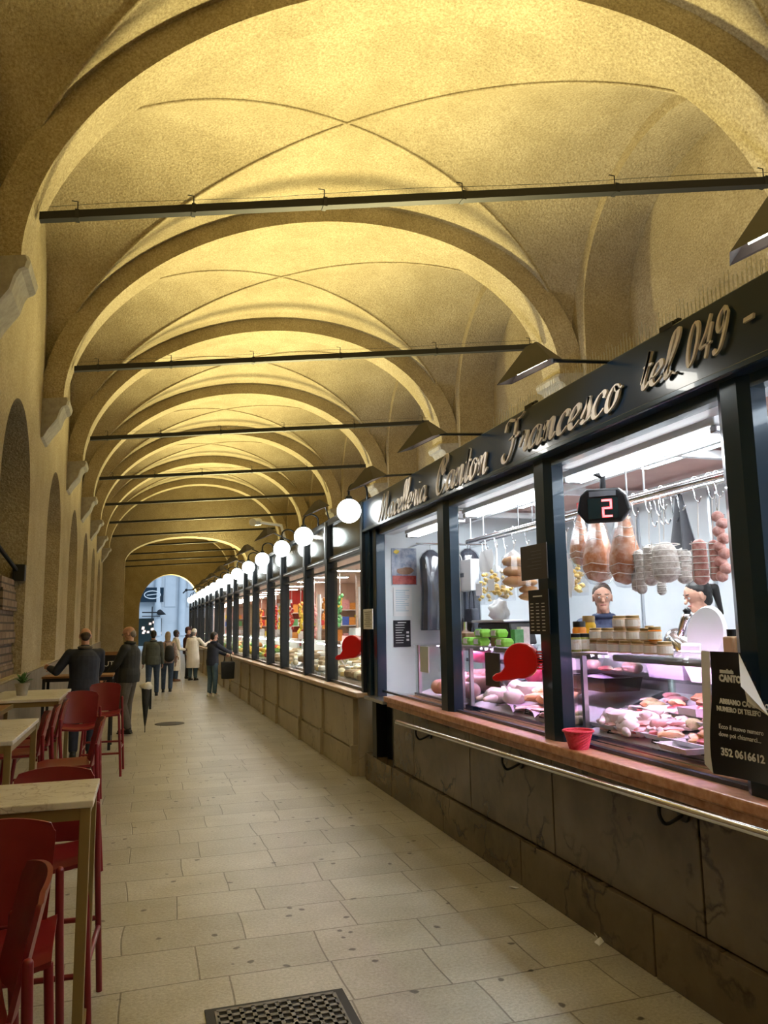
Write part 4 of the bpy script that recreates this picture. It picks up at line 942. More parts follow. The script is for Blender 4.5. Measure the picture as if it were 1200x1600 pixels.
brst=proto_mesh(lambda m:m.blob((0,0,.03),(.10,.045,.032),2,.35,1.4,9),'chicken_fillet','chicken')
fatp=proto_mesh(lambda m:m.blob((0,0,.035),(.075,.06,.04),2,.6,2.6,4),'tripe_piece','fat_white')
herb=proto_mesh(lambda m:m.blob((0,0,.03),(.06,.05,.035),2,.3,2.6,4),'herbed_cutlet','herbs')
loaf=proto_mesh(lambda m:(m.cap((0,-.07,.05),(0,.07,.05),.05,.045,14),None),'meat_roll','meat_pink')
whole=proto_mesh(lambda m:(m.blob((0,0,.065),(.14,.085,.07),2,.25,1.5,3),m.cap((.08,.05,.05),(.17,.06,.04),.035,.018),m.cap((.08,-.05,.05),(.17,-.06,.04),.035,.018)),'whole_chicken','fat_white')
def tray_mesh(name,L_,W_,h,mt,fl=.02):
    def f(m):
        o=[(-W_/2-fl,-L_/2-fl),(W_/2+fl,-L_/2-fl),(W_/2+fl,L_/2+fl),(-W_/2-fl,L_/2+fl)]; b=[(-W_/2,-L_/2),(W_/2,-L_/2),(W_/2,L_/2),(-W_/2,L_/2)]
        def V(p,z,k=0): return [Vector((q[0]*(1-k),q[1]*(1-k),z)) for q in p]
        m.rings([V(b,.0),V(o,h),V(o,h+.004,-.03),V(o,h+.004,.04),V(b,.006,.04)])
    mb=MB(); f(mb); o=mb.build(name,mt); COL.objects.unlink(o); return o
tw=tray_mesh('white_tray',.30,.22,.05,'plastic_white'); tk=tray_mesh('black_tray',.30,.22,.04,'black_plastic'); ti=tray_mesh('steel_tray',.34,.24,.03,'inox'); tub=tray_mesh('white_tub',.34,.20,.11,'plastic_white'); ct=tray_mesh('black_crate',.5,.34,.10,'black_plastic')
tg=tray_mesh('grey_crate',.55,.30,.12,'grey_cloth')
def tags(x,y,z,label,gr):
    t=thing('price_tag',label,'price tag',(x,y,z),random.uniform(-.3,.3),gr)
    mb=MB(); mb.add([(0,-.035,0),(0,.035,0),(.015,.035,.045),(.015,-.035,.045),(.003,-.035,0),(.003,.035,0),(.018,.035,.045),(.018,-.035,.045)],[(0,1,2,3),(4,5,6,7),(0,1,5,4),(1,2,6,5),(2,3,7,6),(3,0,4,7)]); mb.build('card','card_black',t)
    mb=MB()
    for q in (.012,.024,.034): mb.add([(q*.33-.0012,-.024,q),(q*.33-.0012,.02,q),(q*.33-.0002,.02,q+.005),(q*.33-.0002,-.024,q+.005)],[(0,1,2,3)])
    mb.build('writing','ink_white',t)
WIN={'A':'the nearest meat case','B':'the middle meat case','C':'the far small meat case'}
def lay(o,x,y,case_,desc,cat,s=1,dz=0,rz=None):
    place(o,(x,y,deckz(x)+dz),random.uniform(0,6.3) if rz is None else rz,'%s in %s'%(desc,WIN[case_]),cat,'%s in %s'%(desc,WIN[case_]),s)
# case A
Y_=lambda px,py,x:G(px,py,x=x).y
lay(tub,2.78,2.98,'A','empty white plastic tub at the near front','tub',1.15,rz=1.57*0+1.57)
lay(tk,2.80,2.62,'A','small black tray beside the white tub','tray',.8,rz=1.57)
lay(steak,2.80,2.62,'A','dark red cut on the small black tray','meat',.8,.02)
place(tw,(2.76,3.42,deckz(2.76)),1.5,'low white tray with golden breaded pieces in the nearest meat case','tray',None,(1,1.1,.6))
for q in range(4): lay(brst,2.74+.02*q,3.32+.07*q,'A','golden breaded piece on the white tray','meat',.6,.02)
o=MB().box(-.05,.05,-.11,.11,0,.09).build('boxed_cheese','letter_cream',bevel=.006,loc=(2.86,3.36,deckz(2.86)+.03)); tag(o,'cream rectangular block standing behind the golden pieces in the nearest meat case','block')
for q in range(16): lay(fatp,2.74+random.random()*.20,3.62+random.random()*.34,'A','pale crinkled tripe strips piled','tripe',.62,.0+.012*(q//5))
for q in range(8): lay(whole if q<3 else cutlet,2.74+.11*(q%3),4.02+.12*(q//3),'A','pink wrapped poultry piece','meat',.75,.0)
for i in range(7):
    for j in range(2):
        y=2.35+i*.30; x=3.03+j*.15
        lay((steak,cutlet,loaf,steak,cutlet,herb,brst)[(i*2+j*3)%7],x,y,'A','%s'%('back row %s'%['dark red steak','pink cutlet','rolled meat','dark red steak','pink cutlet','herbed cutlet','orange fillet'][(i*2+j*3)%7]),'meat',1.05,.02)
        lay((steak,cutlet,loaf,steak,cutlet,herb,brst)[(i*2+j*3)%7],x+.03,y+.09,'A','%s'%('back row %s'%['dark red steak','pink cutlet','rolled meat','dark red steak','pink cutlet','herbed cutlet','orange fillet'][(i*2+j*3)%7]),'meat',.95,.03)
    place(ti,(3.10,2.35+i*.30+.03,deckz(3.10)-.008),0,'shallow steel tray in the nearest meat case, %s from its near end'%ordi(i),'tray',None,(1.15,.82,1))
for i in range(9): tags(2.72+.03*(i%2),2.5+i*.21,1.035+.01*(i%2),'small black price tag in the nearest meat case','price tags in the nearest meat case')
for i,y in enumerate((3.28,3.66)): place(tub,(3.18,y,1.358),0,'white moulded tray on the inner shelf of the nearest case, %s'%('nearer one' if i==0 else 'farther one'),'tray',None,(1.3,1.0,.8))
place(tg,(3.20,4.12,1.358),0,'grey crate on the inner shelf at the far end of the nearest case','crate',None,(.7,.6,.7))
mat('crate_grey',(.30,.30,.36),.5); tg.data.materials[0]=M['crate_grey']
for q in range(6): lay(fatp if q%2 else whole,2.80+.18*(q%2),4.06+.11*(q//2),'A','pale poultry piece near the far end','meat',.8,.01,rz=q)
place(tub,(3.18,2.8,1.358),0,'white moulded tray on the nearest case inner shelf, closest to the phone card','tray',None,(1.2,1.0,.7))
# case B
for q in range(20): lay(brst,2.84+random.random()*.22,4.95+random.random()*.55,'B','orange chicken fillet heaped','chicken',1.05,.02+.018*(q//7),rz=random.uniform(-.6,.6)+.7)
for q in range(8): lay(cutlet,2.72+random.random()*.1,4.65+q*.10,'B','pink cutlet along the front','meat',.9,.01)
for q in range(6): lay(herb,2.72+.07*(q%2),4.56+.07*q,'B','herbed yellowish cutlet','meat',.9,.01)
for q in range(4): lay(whole,2.80+.16*(q%2),5.62+.26*(q//2),'B','pale whole chicken','chicken',1.0,0,rz=1.2+q)
mb=MB(); mb.grid(lambda a,b:Vector((2.68+.16*a+.02*math.sin(b*17),4.72+b*.95,1.04+.05*a+.05*abs(math.sin(b*9))*(1-a))),8,40); tag(mb.build('paper_liner','lilac_sheet',smooth=True),'crumpled lilac tinted paper liner in front of the orange chicken','paper')
place(ct,(3.12,4.85,1.358-.12),0,'black crate with a pale bag above the orange chicken','crate',None,(.8,.9,.9))
o=MB().blob((0,0,0),(.10,.16,.045),2,.4,2,4).build('wrapped_pack','lilac_sheet',smooth=True,loc=(3.10,4.85,1.30)); tag(o,'pale film wrapped pack lying in the black crate above the orange chicken','pack')
o=MB().blob((0,0,.09),(.09,.12,.10),2,.4,2,8).build('maroon_bag','pack_brown',smooth=True,loc=(3.05,5.75,deckz(3.05)+.08)); mat('maroon',(.28,.02,.06),.35); o.data.materials[0]=M['maroon']; tag(o,'shiny maroon bag at the far side of the middle meat case','bag')
place(tub,(3.18,5.35,1.358),0,'long white moulded tray on the inner shelf of the middle case','tray',None,(1.2,1.1,.7))
for i in range(4): tags(2.70,4.78+i*.22,1.045,'small black price tag in the middle case','price tags in the middle meat case')
o=MB().box(-.0,.01,-.13,.13,0,.26).build('price_board','card_grey',loc=(2.62,5.62,1.22)); tag(o,'dark grey price board leaning inside the glass left of the red dispenser','board')
# case C
for q in range(8): lay(loaf,2.76+.15*(q%3),6.45+.24*(q//3)+.05*(q%2),'C','pale pinkish rolled roast','meat',1.5,0,rz=.3*q)
o=MB().box(-.01,.0,-.12,.12,0,.25).build('notice_card','paper',loc=(2.66,7.25,1.24)); tag(o,'blank white card inside the far small meat case','card')
o=MB().blob((0,0,.08),(.10,.15,.09),2,.3,2,3).build('maroon_bag','maroon',smooth=True,loc=(3.1,6.9,1.34)); tag(o,'maroon packed lump on the shelf inside the far small meat case','bag')
# jars on top of case A
mat('jar_label',(.80,.76,.70),.6,col2=(.70,.55,.40),scale=30,lo=.55,hi=.7); mat('jar_lid_gold',(.45,.30,.12),.35,.4); mat('jar_orange',(.80,.22,.02),.3,col2=(.85,.4,.05),scale=20); mat('jar_green',(.22,.25,.04),.3,col2=(.4,.4,.1),scale=20); mat('jar_yellow',(.85,.55,.03),.3); mat('jar_content',(.62,.42,.25),.4)
def jar(label,loc,r,h,cont,lid,lab=True,cat='jar',group=None):
    t=thing('glass_jar',label,cat,loc,random.uniform(-.4,.4),group)
    mb=MB(); mb.lathe([(.001,0),(r*.92,0),(r,.006),(r,h*.72),(r*.85,h*.80),(r*.85,h*.84),(.001,h*.84)],n=18); bd=mb.build('body',cont,t,smooth=True,sharp=40)
    mb=MB(); mb.lathe([(.001,h*.80),(r*.9,h*.80),(r*.9,h*.98),(r*.85,h),(.001,h)],n=18); mb.build('lid',lid,t,smooth=True,sharp=40)
    if lab: mb=MB(); mb.lathe([(r*1.01,h*.12),(r*1.015,h*.13),(r*1.015,h*.66),(r*1.01,h*.67)],n=18); mb.build('label','jar_label',bd)
    return t
ZT=1.515
n=0
JY=lambda px:G(px,1000,x=2.9).y
for row,(c,y0,dy,z) in enumerate([(7,JY(1038),(JY(926)-JY(1038))/6,ZT),(5,JY(1012),(JY(932)-JY(1012))/4,ZT+.078),(2,JY(990),JY(970)-JY(990),ZT+.156)]):
    for i in range(c):
        rn=['bottom','middle','top'][row]
        jar('low jar with a white label and gold lid, %s row, %s from the right'%(rn,ordi(i)),(2.90,y0+i*dy,z),.046,.077,'jar_content','jar_lid_gold'); n+=1
jar('tall orange vegetable jar at the left end beside the middle post',(2.80,G(881,1000,x=2.8).y,ZT),.045,.13,'jar_orange','jar_lid_gold',False)
jar('orange and green jar stacked on the tall orange jar by the post',(2.80,G(881,1000,x=2.8).y,ZT+.13),.045,.12,'jar_orange','jar_lid_gold',False)
jar('dark green olive jar with a black lid left of the low jars',(2.76,G(898,1000,x=2.76).y,ZT),.042,.12,'jar_green','black_plastic')
jar('second dark olive jar with a black lid closest to the low jars',(2.84,G(912,1000,x=2.84).y,ZT),.042,.12,'jar_green','black_plastic')
jar('orange jar standing high behind the olive jars',(3.0,G(905,980,x=3.0).y,ZT),.05,.20,'jar_orange','black_plastic',False)
jar('bright yellow jar, tallest of the left group of jars',(3.12,G(920,975,x=3.12).y,ZT),.05,.24,'jar_yellow','jar_lid_gold',False)
jar('red jar between the middle row of low jars and the amber jar',(2.98,JY(1006)+.05,ZT+.078),.03,.09,'plastic_red','jar_lid_gold',False)
jar('amber jar at the right end of the middle row of low jars',(2.90,JY(1022)-.01,ZT+.078),.04,.085,'jar_orange','jar_lid_gold')
for i,(c,l) in enumerate([('jar_content','peach'),('jar_content','tan'),('jar_green','pale green'),('jar_orange','orange'),('jar_orange','amber'),('jar_orange','rust')]):
    t=thing('spice_bottle','%s spice bottle with a black cap right of the slicer, %s in that row'%(l,ordi(i)),'bottle',(2.86,3.26-i*.085,ZT))
    mb=MB(); mb.box(-.034,.034,-.034,.034,0,.115); mb.build('body',c,t,bevel=.01); mb=MB(); mb.lathe([(.001,.115),(.024,.115),(.024,.15),(.001,.15)],n=14); mb.build('cap','black_plastic',t); mb=MB(); mb.box(-.036,-.034,-.03,.03,.005,.03); mb.build('label','card_black',t)
t=thing('glass_jar','squat jar with a white label at the right end beside the nearest post','jar',(2.74,2.98,ZT)); mb=MB(); mb.box(-.045,.045,-.06,.06,0,.085); mb.build('body','paper',t,bevel=.015); mb=MB(); mb.lathe([(.001,.085),(.05,.085),(.05,.105),(.001,.105)],n=16); mb.build('lid','white_paint',t)
# slicer
p=G(1104,984,x=3.55); t=thing('meat_slicer','large silver meat slicer with a pale round blade behind the jars','slicer',(3.55,p.y,0))
mb=MB(); m=Matrix.Rotation(math.pi/2+.15,3,'Y'); mb.lathe([(.001,-.02),(.175,-.02),(.19,0),(.175,.015),(.001,.03)],(0,0,p.z-.03),36,m); mb.build('blade_guard','white_paint',t,smooth=True,sharp=40)
mb=MB(); mb.box(.0,.35,-.25,.40,1.12,1.42); mb.build('base','inox',t,bevel=.03)
mb=MB(); mb.cap((.1,.26,1.48),(.1,.42,1.56),.13,.10,18); mb.cap((.08,.34,1.55),(.08,.28,1.72),.06,.045); mb.build('motor_housing','chrome',t,smooth=True)
mb=MB(); mb.lathe([(.001,0),(.02,0),(.03,.02),(.001,.045)],(.08,.28,1.76),12); mb.build('knob','black_plastic',t,smooth=True)
mb=MB(); mb.box(-.05,.0,.02,.22,1.42,1.56); mb.build('carriage','white_paint',t,bevel=.02)
mb=MB(); mb.box(.1,.3,-.2,.35,.22,1.12); mb.build('stand','white_paint',t)
# egg boxes, register, bottle
mat('egg_green',(.22,.60,.05),.6,col2=(.3,.7,.1),scale=20)
for i,(px,py,zz,l) in enumerate([(735,1008,0,'leftmost on the bottom'),(752,1008,0,'second from left on the bottom'),(788,1008,0,'rightmost on the bottom'),(755,992,1,'left on the top layer'),(780,992,1,'right on the top layer')]):
    p=G(px,1012,x=2.85); t=thing('egg_box','bright green egg box, %s of the egg box pile'%l,'egg box',(2.85,p.y,ZT+.075*zz))
    mb=MB(); mb.rings([[Vector((x*s,y*s2,z)) for x,y in ((-.05,-.085),(.05,-.085),(.05,.085),(-.05,.085))] for s,s2,z in ((.8,.9,0),(1,1,.035),(1,1,.042),(.75,.85,.07))]); mb.build('carton','egg_green',t,bevel=.008)
    mb=MB(); mb.box(-.054,-.045,-.04,.04,.015,.06); mb.build('label','paper',t)
p=G(770,1000,x=3.15); t=thing('cash_register','black touch screen cash register with a grey tray top behind the egg boxes','register',(3.15,p.y,ZT))
mb=MB(); mb.prism([(-.42,0),(.40,0),(.34,.20),(-.34,.20)],lambda x,y,d:Vector((d*.25,x,y)),1); mb.build('body','black_plastic',t,bevel=.02)
mb=MB(); mb.box(-.05,.30,-.34,.38,.20,.225); mb.build('tray_top','inox',t,bevel=.01); mb=MB(); mb.box(-.02,-.005,.24,.36,.05,.15); mb.build('screen','ink_blue',t)
p=G(715,1000,x=2.95); t=thing('drink_bottle','clear drink bottle with yellow cap and red and blue label beside the post','bottle',(2.95,p.y,ZT-.0))
mb=MB(); mb.lathe([(.001,0),(.036,0),(.038,.01),(.038,.17),(.03,.21),(.014,.235),(.014,.25),(.001,.25)],n=18); mb.build('body','plastic_film',t,smooth=True); mb=MB(); mb.lathe([(.001,.25),(.017,.25),(.017,.275),(.001,.275)],n=14); mb.build('cap','veg_yellow',t); mb=MB(); mb.lathe([(.039,.03),(.04,.03),(.04,.09),(.039,.09)],n=18); mb.build('label','pack_blue',t); mb=MB(); mb.lathe([(.039,.10),(.04,.10),(.04,.15),(.039,.15)],n=18); mb.build('upper_label','plastic_red',t)
t=thing('basket_tray','brown speckled tray with a steel pot standing on the far small case','tray',(2.95,6.95,ZT)); mb=MB(); mb.box(-.12,.12,-.32,.32,0,.11); mb.build('tray','pack_brown',t,bevel=.01); mb=MB(); mb.lathe([(.001,.11),(.085,.11),(.09,.21),(.001,.21)],n=20); mb.build('pot','chrome',t,smooth=True,sharp=40)
for q,(nm,yy) in enumerate([('pack_white',6.0),('pack_green',5.92),('pack_brown',6.1)]):
    o=MB().box(-.04,.04,-.04,.04,0,.16-.02*q).build('small_box',nm,loc=(3.1-.1*q,yy,ZT)); tag(o,'%s small packet left of the drink bottle on the middle case'%(nm[5:]),'packet')
# white side wall posters
def wallsheet(name,label,px0,py0,px1,py1,mt,y=8.418):
    a=G(px0,py1,y=y); b=G(px1,py0,y=y); t=thing(name,label,'poster',(a.x,y,a.z)); W_=b.x-a.x; H_=b.z-a.z
    mb=MB(); mb.box(0,W_,-.006,0,0,H_); mb.build('sheet',mt,t); return t,W_,H_
t,W_,H_=wallsheet('meat_poster','colour poster of a meat counter, topmost sheet on the white wall',612,857,650,914,'pack_blue')
mat('poster_blue',(.16,.22,.34),.5,col2=(.5,.52,.6),scale=14); t.children[0].data.materials[0]=M['poster_blue']
mb=MB(); mb.box(.01,W_-.01,-.009,-.006,H_*.02,H_*.25); mb.build('red_band','meat_red',t); mb=MB(); mb.blob((W_*.55,-.009,H_*.38),(W_*.35,.002,H_*.10),2,.3); mb.build('meat_picture','pack_brown',t); mb=MB(); mb.blob((W_*.2,-.009,H_*.9),(W_*.13,.002,H_*.06),1,.2); mb.build('yellow_mark','veg_yellow',t)
t,W_,H_=wallsheet('printed_notice','white printed notice with small text, middle sheet on the white wall',615,918,643,963,'paper')
for i in range(12): mb=MB(); mb.box(W_*.12,W_*random.uniform(.6,.9),-.0075,-.006,H_*(.9-.065*i)-.003,H_*(.9-.065*i)+.003); mb.build('text_line','ink_blue',t)
t,W_,H_=wallsheet('black_notice','black notice with white text, lowest sheet on the white wall',615,969,641,1011,'card_black')
for i in range(8): mb=MB(); mb.box(W_*.12,W_*random.uniform(.45,.7),-.0075,-.006,H_*(.82-.095*i)-.003,H_*(.82-.095*i)+.003); mb.build('text_line','ink_white',t)
for i in range(3): mb=MB(); mb.box(W_*.75,W_*.9,-.0075,-.006,H_*(.5-.14*i),H_*(.58-.14*i)); mb.build('price_patch','ink_white',t)
mb=MB(); mb.box(W_*.25,W_*.75,-.0075,-.006,H_*.90,H_*.93); mb.build('heading','ink_white',t)
# jackets in film, carrier bag, hanging coats near far wall
mat('jacket_dark',(.03,.035,.05),.5,col2=(.07,.08,.11),scale=5)
def coat(label,px0,py0,px1,py1,y,mt='jacket_dark'):
    a=G(px0,py1,y=y); b=G(px1,py0,y=y); t=thing('bagged_jacket',label,'jacket',((a.x+b.x)/2,y,b.z)); w_=(b.x-a.x)/2; h=b.z-a.z
    mb=MB(); R=[]
    for f,ww,dd in ((0,.25,.03),(.05,.7,.07),(.12,.95,.09),(.5,.85,.10),(1,.95,.08)):
        R.append([Vector((ww*w_*math.cos(q*.449),dd*math.sin(q*.449)*(1+.2*math.sin(q*3)),-h*f)) for q in range(14)])
    mb.rings(R); jk=mb.build('jacket',mt,t,smooth=True,sharp=60)
    mb=MB(); mb.rings([[Vector((p.x*1.08,p.y*1.25,p.z+ .01)) for p in r] for r in R],cap=False); mb.build('film','plastic_film',jk,smooth=True)
    mb=MB(); mb.tube([(0,0,0),(0,0,.08),(.03,0,.10)],.005,6); mb.build('hanger_hook','chrome',t)
coat('dark jacket in clear film, leftmost of the hanging clothes',657,860,690,985,8.15)
coat('dark jacket in clear film behind the white carrier bag',692,862,722,990,8.05)
coat('dark jacket in clear film, rightmost, next to the pasta bags',716,858,748,985,8.2)
t=thing('clothes_rail','white clothes rail carrying the film wrapped jackets','rail',(0,8.1,0)); a=G(650,862,y=8.1); b=G(760,855,y=8.1)
mb=MB(); mb.tube([(a.x,0,a.z+.09),(b.x,0,a.z+.09)],.012,8); mb.build('bar','chrome',t); mb=MB(); mb.tube([(a.x+.05,0,a.z+.09),(a.x+.05,.32,a.z+.09)],.01,8); mb.tube([(b.x-.05,0,a.z+.09),(b.x-.05,.32,a.z+.09)],.01,8); mb.build('wall_arm','chrome',t)
a=G(700,927,x=3.42); b=G(742,873,x=3.42); y0,y1=min(a.y,b.y),max(a.y,b.y); t=thing('carrier_bag','white paper carrier bag with a grey band, hanging before the jackets','bag',(3.42,(y0+y1)/2,min(a.z,b.z))); w_=(y1-y0)/2; h=abs(a.z-b.z)
mb=MB(); mb.rings([[Vector((x,y*s,z)) for x,y in ((-.05,-w_),(.05,-w_),(.05,w_),(-.05,w_))] for s,z in ((.95,0),(1,h))]); mb.build('bag','paper',t,bevel=.004)
mb=MB(); mb.box(-.056,-.05,-w_*.5,w_*.5,h*.45,h*.58); mb.build('logo_band','grey_cloth',t); mb=MB(); mb.tube(catmull([(-.05,-w_*.4,h),(-.05,-w_*.25,h+.07),(-.05,w_*.25,h+.07),(-.05,w_*.4,h)],5),.004,5); mb.tube([(0,0,h+.06),(0,0,2.57-t.location.z)],.002,4); mb.build('handle','string_white',t)
a=G(780,955,x=3.45); o=MB().blob((0,0,0),(.05,.20,.12),3,.45,2.5,2).build('white_sack','paper',smooth=True,loc=(3.45,a.y,a.z)); 
t=thing('white_bag','crumpled white plastic bag hanging on the wall hook below the pasta bags','bag',(3.45,a.y,a.z)); o.parent=t; o.location=(0,0,0); o.name='bag'; mb=MB(); mb.tube([(0,0,.08),(0,0,2.575-a.z)],.004,5); mb.build('cord','string_white',t)
a=G(738,965,x=3.45); t=thing('black_bag','small black handbag hanging behind the cash register','bag',(3.45,a.y,a.z)); mb=MB(); mb.rings([[Vector((x,y*s,z)) for x,y in ((-.05,-.16),(.05,-.16),(.05,.16),(-.05,.16))] for s,z in ((1,-.16),(.55,.10))]); mb.build('bag','jacket_dark',t,bevel=.02); mb=MB(); mb.tube(catmull([(0,-.07,.10),(0,-.04,.28),(0,.04,.28),(0,.07,.10)],5),.01,6); mb.tube([(0,0,.28),(0,0,2.57-a.z)],.003,4); mb.build('handle','jacket_dark',t)
# white pillars and shelves at the back
mb=MB()
for y in (1.4,2.5,3.6,4.7,5.8,6.9): mb.box(4.955,4.98,y,y+.03,.2,2.9)
struct(mb.build('trim_91','inox'))
t=thing('back_shelf','white shelves with small packs on the back wall right of the nearest post','shelf',(4.6,1.6,0))
for z in (1.45,1.75,2.1): mb=MB(); mb.box(0,.36,0,2.2,z-.02,z); mb.build('board','white_paint',t)
for y in (0,2.17): mb=MB(); mb.box(0,.36,y,y+.03,.22,2.4); mb.build('side','white_paint',t)
for i in range(8):
    nm,o=random.choice(pk); place(o,(4.75,1.8+i*.24,1.45 if i%2 else 1.75),0,'%s pack on the white back shelf right of the nearest post'%nm,'package','%s packs on the white back shelf'%nm,.8)
# cards on the posts
t=thing('phone_card','black card with white phone text and a curled corner on the nearest post','card',(2.395,0,0))
a=G(1107,1172,x=2.36); b=G(1196,1022,x=2.36); ya,yb=a.y,b.y; z0,z1=1.06,b.z
ya=G(1101,1024,x=2.36).y; 
def cv(u,v):   # u 0 far .. 1 near, v 0 bottom..1 top
    y=ya+(yb-ya)*u; return Vector((-.035+.03*math.sin(u*2.6+v*1.2)-.02*(1-v)*math.sin(v*5), y, z0+(z1-z0)*v))
NU,NV=14,14; mb=MB(); W=NV+1
vs=[cv(i/NU,j/NV) for i in range(NU+1) for j in range(NV+1)]
fs=[(i*W+j,(i+1)*W+j,(i+1)*W+j+1,i*W+j+1) for i in range(NU) for j in range(NV) if not (i+j>NU+NV-8)]
mb.add(vs+[p+Vector((.004,0,0)) for p in vs],fs+[tuple(q+len(vs) for q in f) for f in fs]); mb.build('sheet','card_black',t,smooth=True)
mb=MB(); vs2=[cv((i)/NU,j/NV) for i,j in ((2,0),(0,0),(0,14),(1.2,14))]
mb.add([cv(-.17,0)+Vector((.02,0,.03)),cv(-.17,1)+Vector((.01,0,0)),cv(0,1),cv(0,.5),cv(0,0)],[(0,1,2,3,4)]); mb.build('white_edge','plastic_white',t)
mb=MB(); c1=cv(1-7/NU*.93,1); c2=cv(1,1-7/NV*.93); m_=(c1+c2)/2; mb.add([c1,c2,m_+Vector((-.03,.01,-.07)),m_+Vector((-.05,.015,-.01)),c1+Vector((-.01,-.01,-.04))],[(0,1,2),(0,2,4),(0,1,3)]); mb.build('curled_corner','paper',t)
def cardtext(s,u,v,size,b=0.002):
    p=cv(u,v); q=cv(u+.5,v); d=(q-p)
    text_mesh('text_line',s,size,'ink_white',t,(p.x-.012,p.y,p.z),d,(0,0,1),ext=.001,bold=b)
cardtext('CANTON',.16,.76,.040); cardtext('macelleria',.18,.83,.022)
cardtext('ABBIAMO CAMBIATO',.16,.58,.030,.001); cardtext('NUMERO DI TELEFONO',.12,.52,.028,.001); cardtext('Ecco il nuovo numero',.16,.38,.028,0); cardtext('dove poi chiamarci...',.16,.32,.028,0); cardtext('352 0616612',.18,.17,.044,.0012)
t=sheet('price_list','black price list with white figures taped on the middle post','card',828,920,856,991,2.42,'card_black',0)
H_=t.children[0].dimensions.z; L_=t.children[0].dimensions.y
t.location.x=2.42
a=G(828,991,x=2.42); b=G(856,920,x=2.42); L_=abs(a.y-b.y); H_=b.z-a.z if b.z>a.z else abs(b.z-a.z)
for i in range(9):
    for j in range(3):
        mb=MB(); yy=L_*(.2+.28*j); z=H_*(.68-.075*i); mb.box(-.002,0,yy,yy+L_*.14,z,z+H_*.018); mb.build('figure','ink_white',t)
mb=MB(); mb.box(-.002,0,L_*.3,L_*.75,H_*.84,H_*.87); mb.build('heading','ink_white',t)
t=sheet('hours_card','dark grey card with faint white writing above the price list on the middle post','card',815,847,853,908,2.40,'card_grey',0)
a=G(815,908,x=2.40); b=G(853,847,x=2.40); L_=abs(a.y-b.y); H_=abs(b.z-a.z)
for i in range(6): mb=MB(); z=H_*(.8-.1*i); mb.box(-.0015,0,L_*.2,L_*random.uniform(.55,.8),z,z+H_*.012); mb.build('text_line','grey_cloth',t)
p=G(815,1032,x=2.36); dispenser('ticket_dispenser','large red snail shaped ticket dispenser fixed left of the middle post',(2.36,p.y,p.z),.85,1.0)
# red basket on sill
p=G(902,1165,x=2.42); t=thing('red_basket','small bright red wicker basket standing on the red sill','basket',(2.43,p.y,.985))
mat('basket_red',(.72,.02,.06),.5,col2=(.8,.08,.12),scale=60,bump=.5)
mb=MB(); n=28
R=[]
for j in range(13):
    f=j/12; r=.055+.028*f; R.append([Vector(((r+.003*math.sin(k*math.pi/1+j*math.pi))*math.cos(k*2*math.pi/n),(r+.003*(-1)**(k+j))*math.sin(k*2*math.pi/n),.10*f)) for k in range(n)])
for j in range(10,-1,-1):
    f=j/12; r=.050+.026*f; R.append([Vector((r*math.cos(k*2*math.pi/n),r*math.sin(k*2*math.pi/n),.10*f+.006)) for k in range(n)])
mb.rings(R); mb.build('body','basket_red',t)
mb=MB(); mb.tube([(.086*math.cos(k*.2244),.086*math.sin(k*.2244),.102) for k in range(28)],.007,6,closed=True); mb.build('rim','basket_red',t,smooth=True)
random.seed(21)
for q in range(46):
    x=2.70+random.random()*.42; y=2.25+random.random()*2.05; k=random.choice(((steak,'dark red steak'),(cutlet,'pink cutlet'),(loaf,'small rolled roast'),(brst,'pale orange fillet'),(fatp,'pale fatty piece'),(herb,'herbed piece')))
    if 3.2<y<3.6 and x<2.95: continue
    lay(k[0],x,y,'A','%s'%k[1],'meat',random.uniform(.7,1.0),.012)
for q in range(14): place(random.choice((tw,tk,tub)),(3.0+.16*(q%2),2.3+q*.145,deckz(3.0)+.03),0,'small dish among the meats in the nearest meat case','dish',None,(.55,.42,.6))
for q in range(9):
    k=((loaf,'rolled roast'),(cutlet,'pink cutlet'),(steak,'dark red steak'))[q%3]; place(k[0],(3.2,4.62+q*.16,1.358),q,'%s on the inner shelf of the middle meat case'%k[1],'meat',None,.8)

for i in range(8):
    y=2.35+i*.27
    for x in (2.80,3.02):
        place(tw,(x,y,deckz(x)+.002),0,'white display dish in the nearest meat case','dish',None,(.85,.75,.5))
        for q in range(3):
            k=((cutlet,'pale pink cutlet'),(fatp,'pale fatty piece'),(steak,'dark red steak'),(brst,'pale orange fillet'),(cutlet,'pale pink cutlet'))[(i+q+int(x*10))%5]
            lay(k[0],x-.05+.05*q,y-.05+.04*q,'A',k[1],'meat',.75,.03+.012*q)
for i in range(4): place(tw,(3.22,2.45+i*.5,1.358+.05),0,'white tray stacked on the inner shelf of the nearest meat case','tray',None,(.9,.8,1))
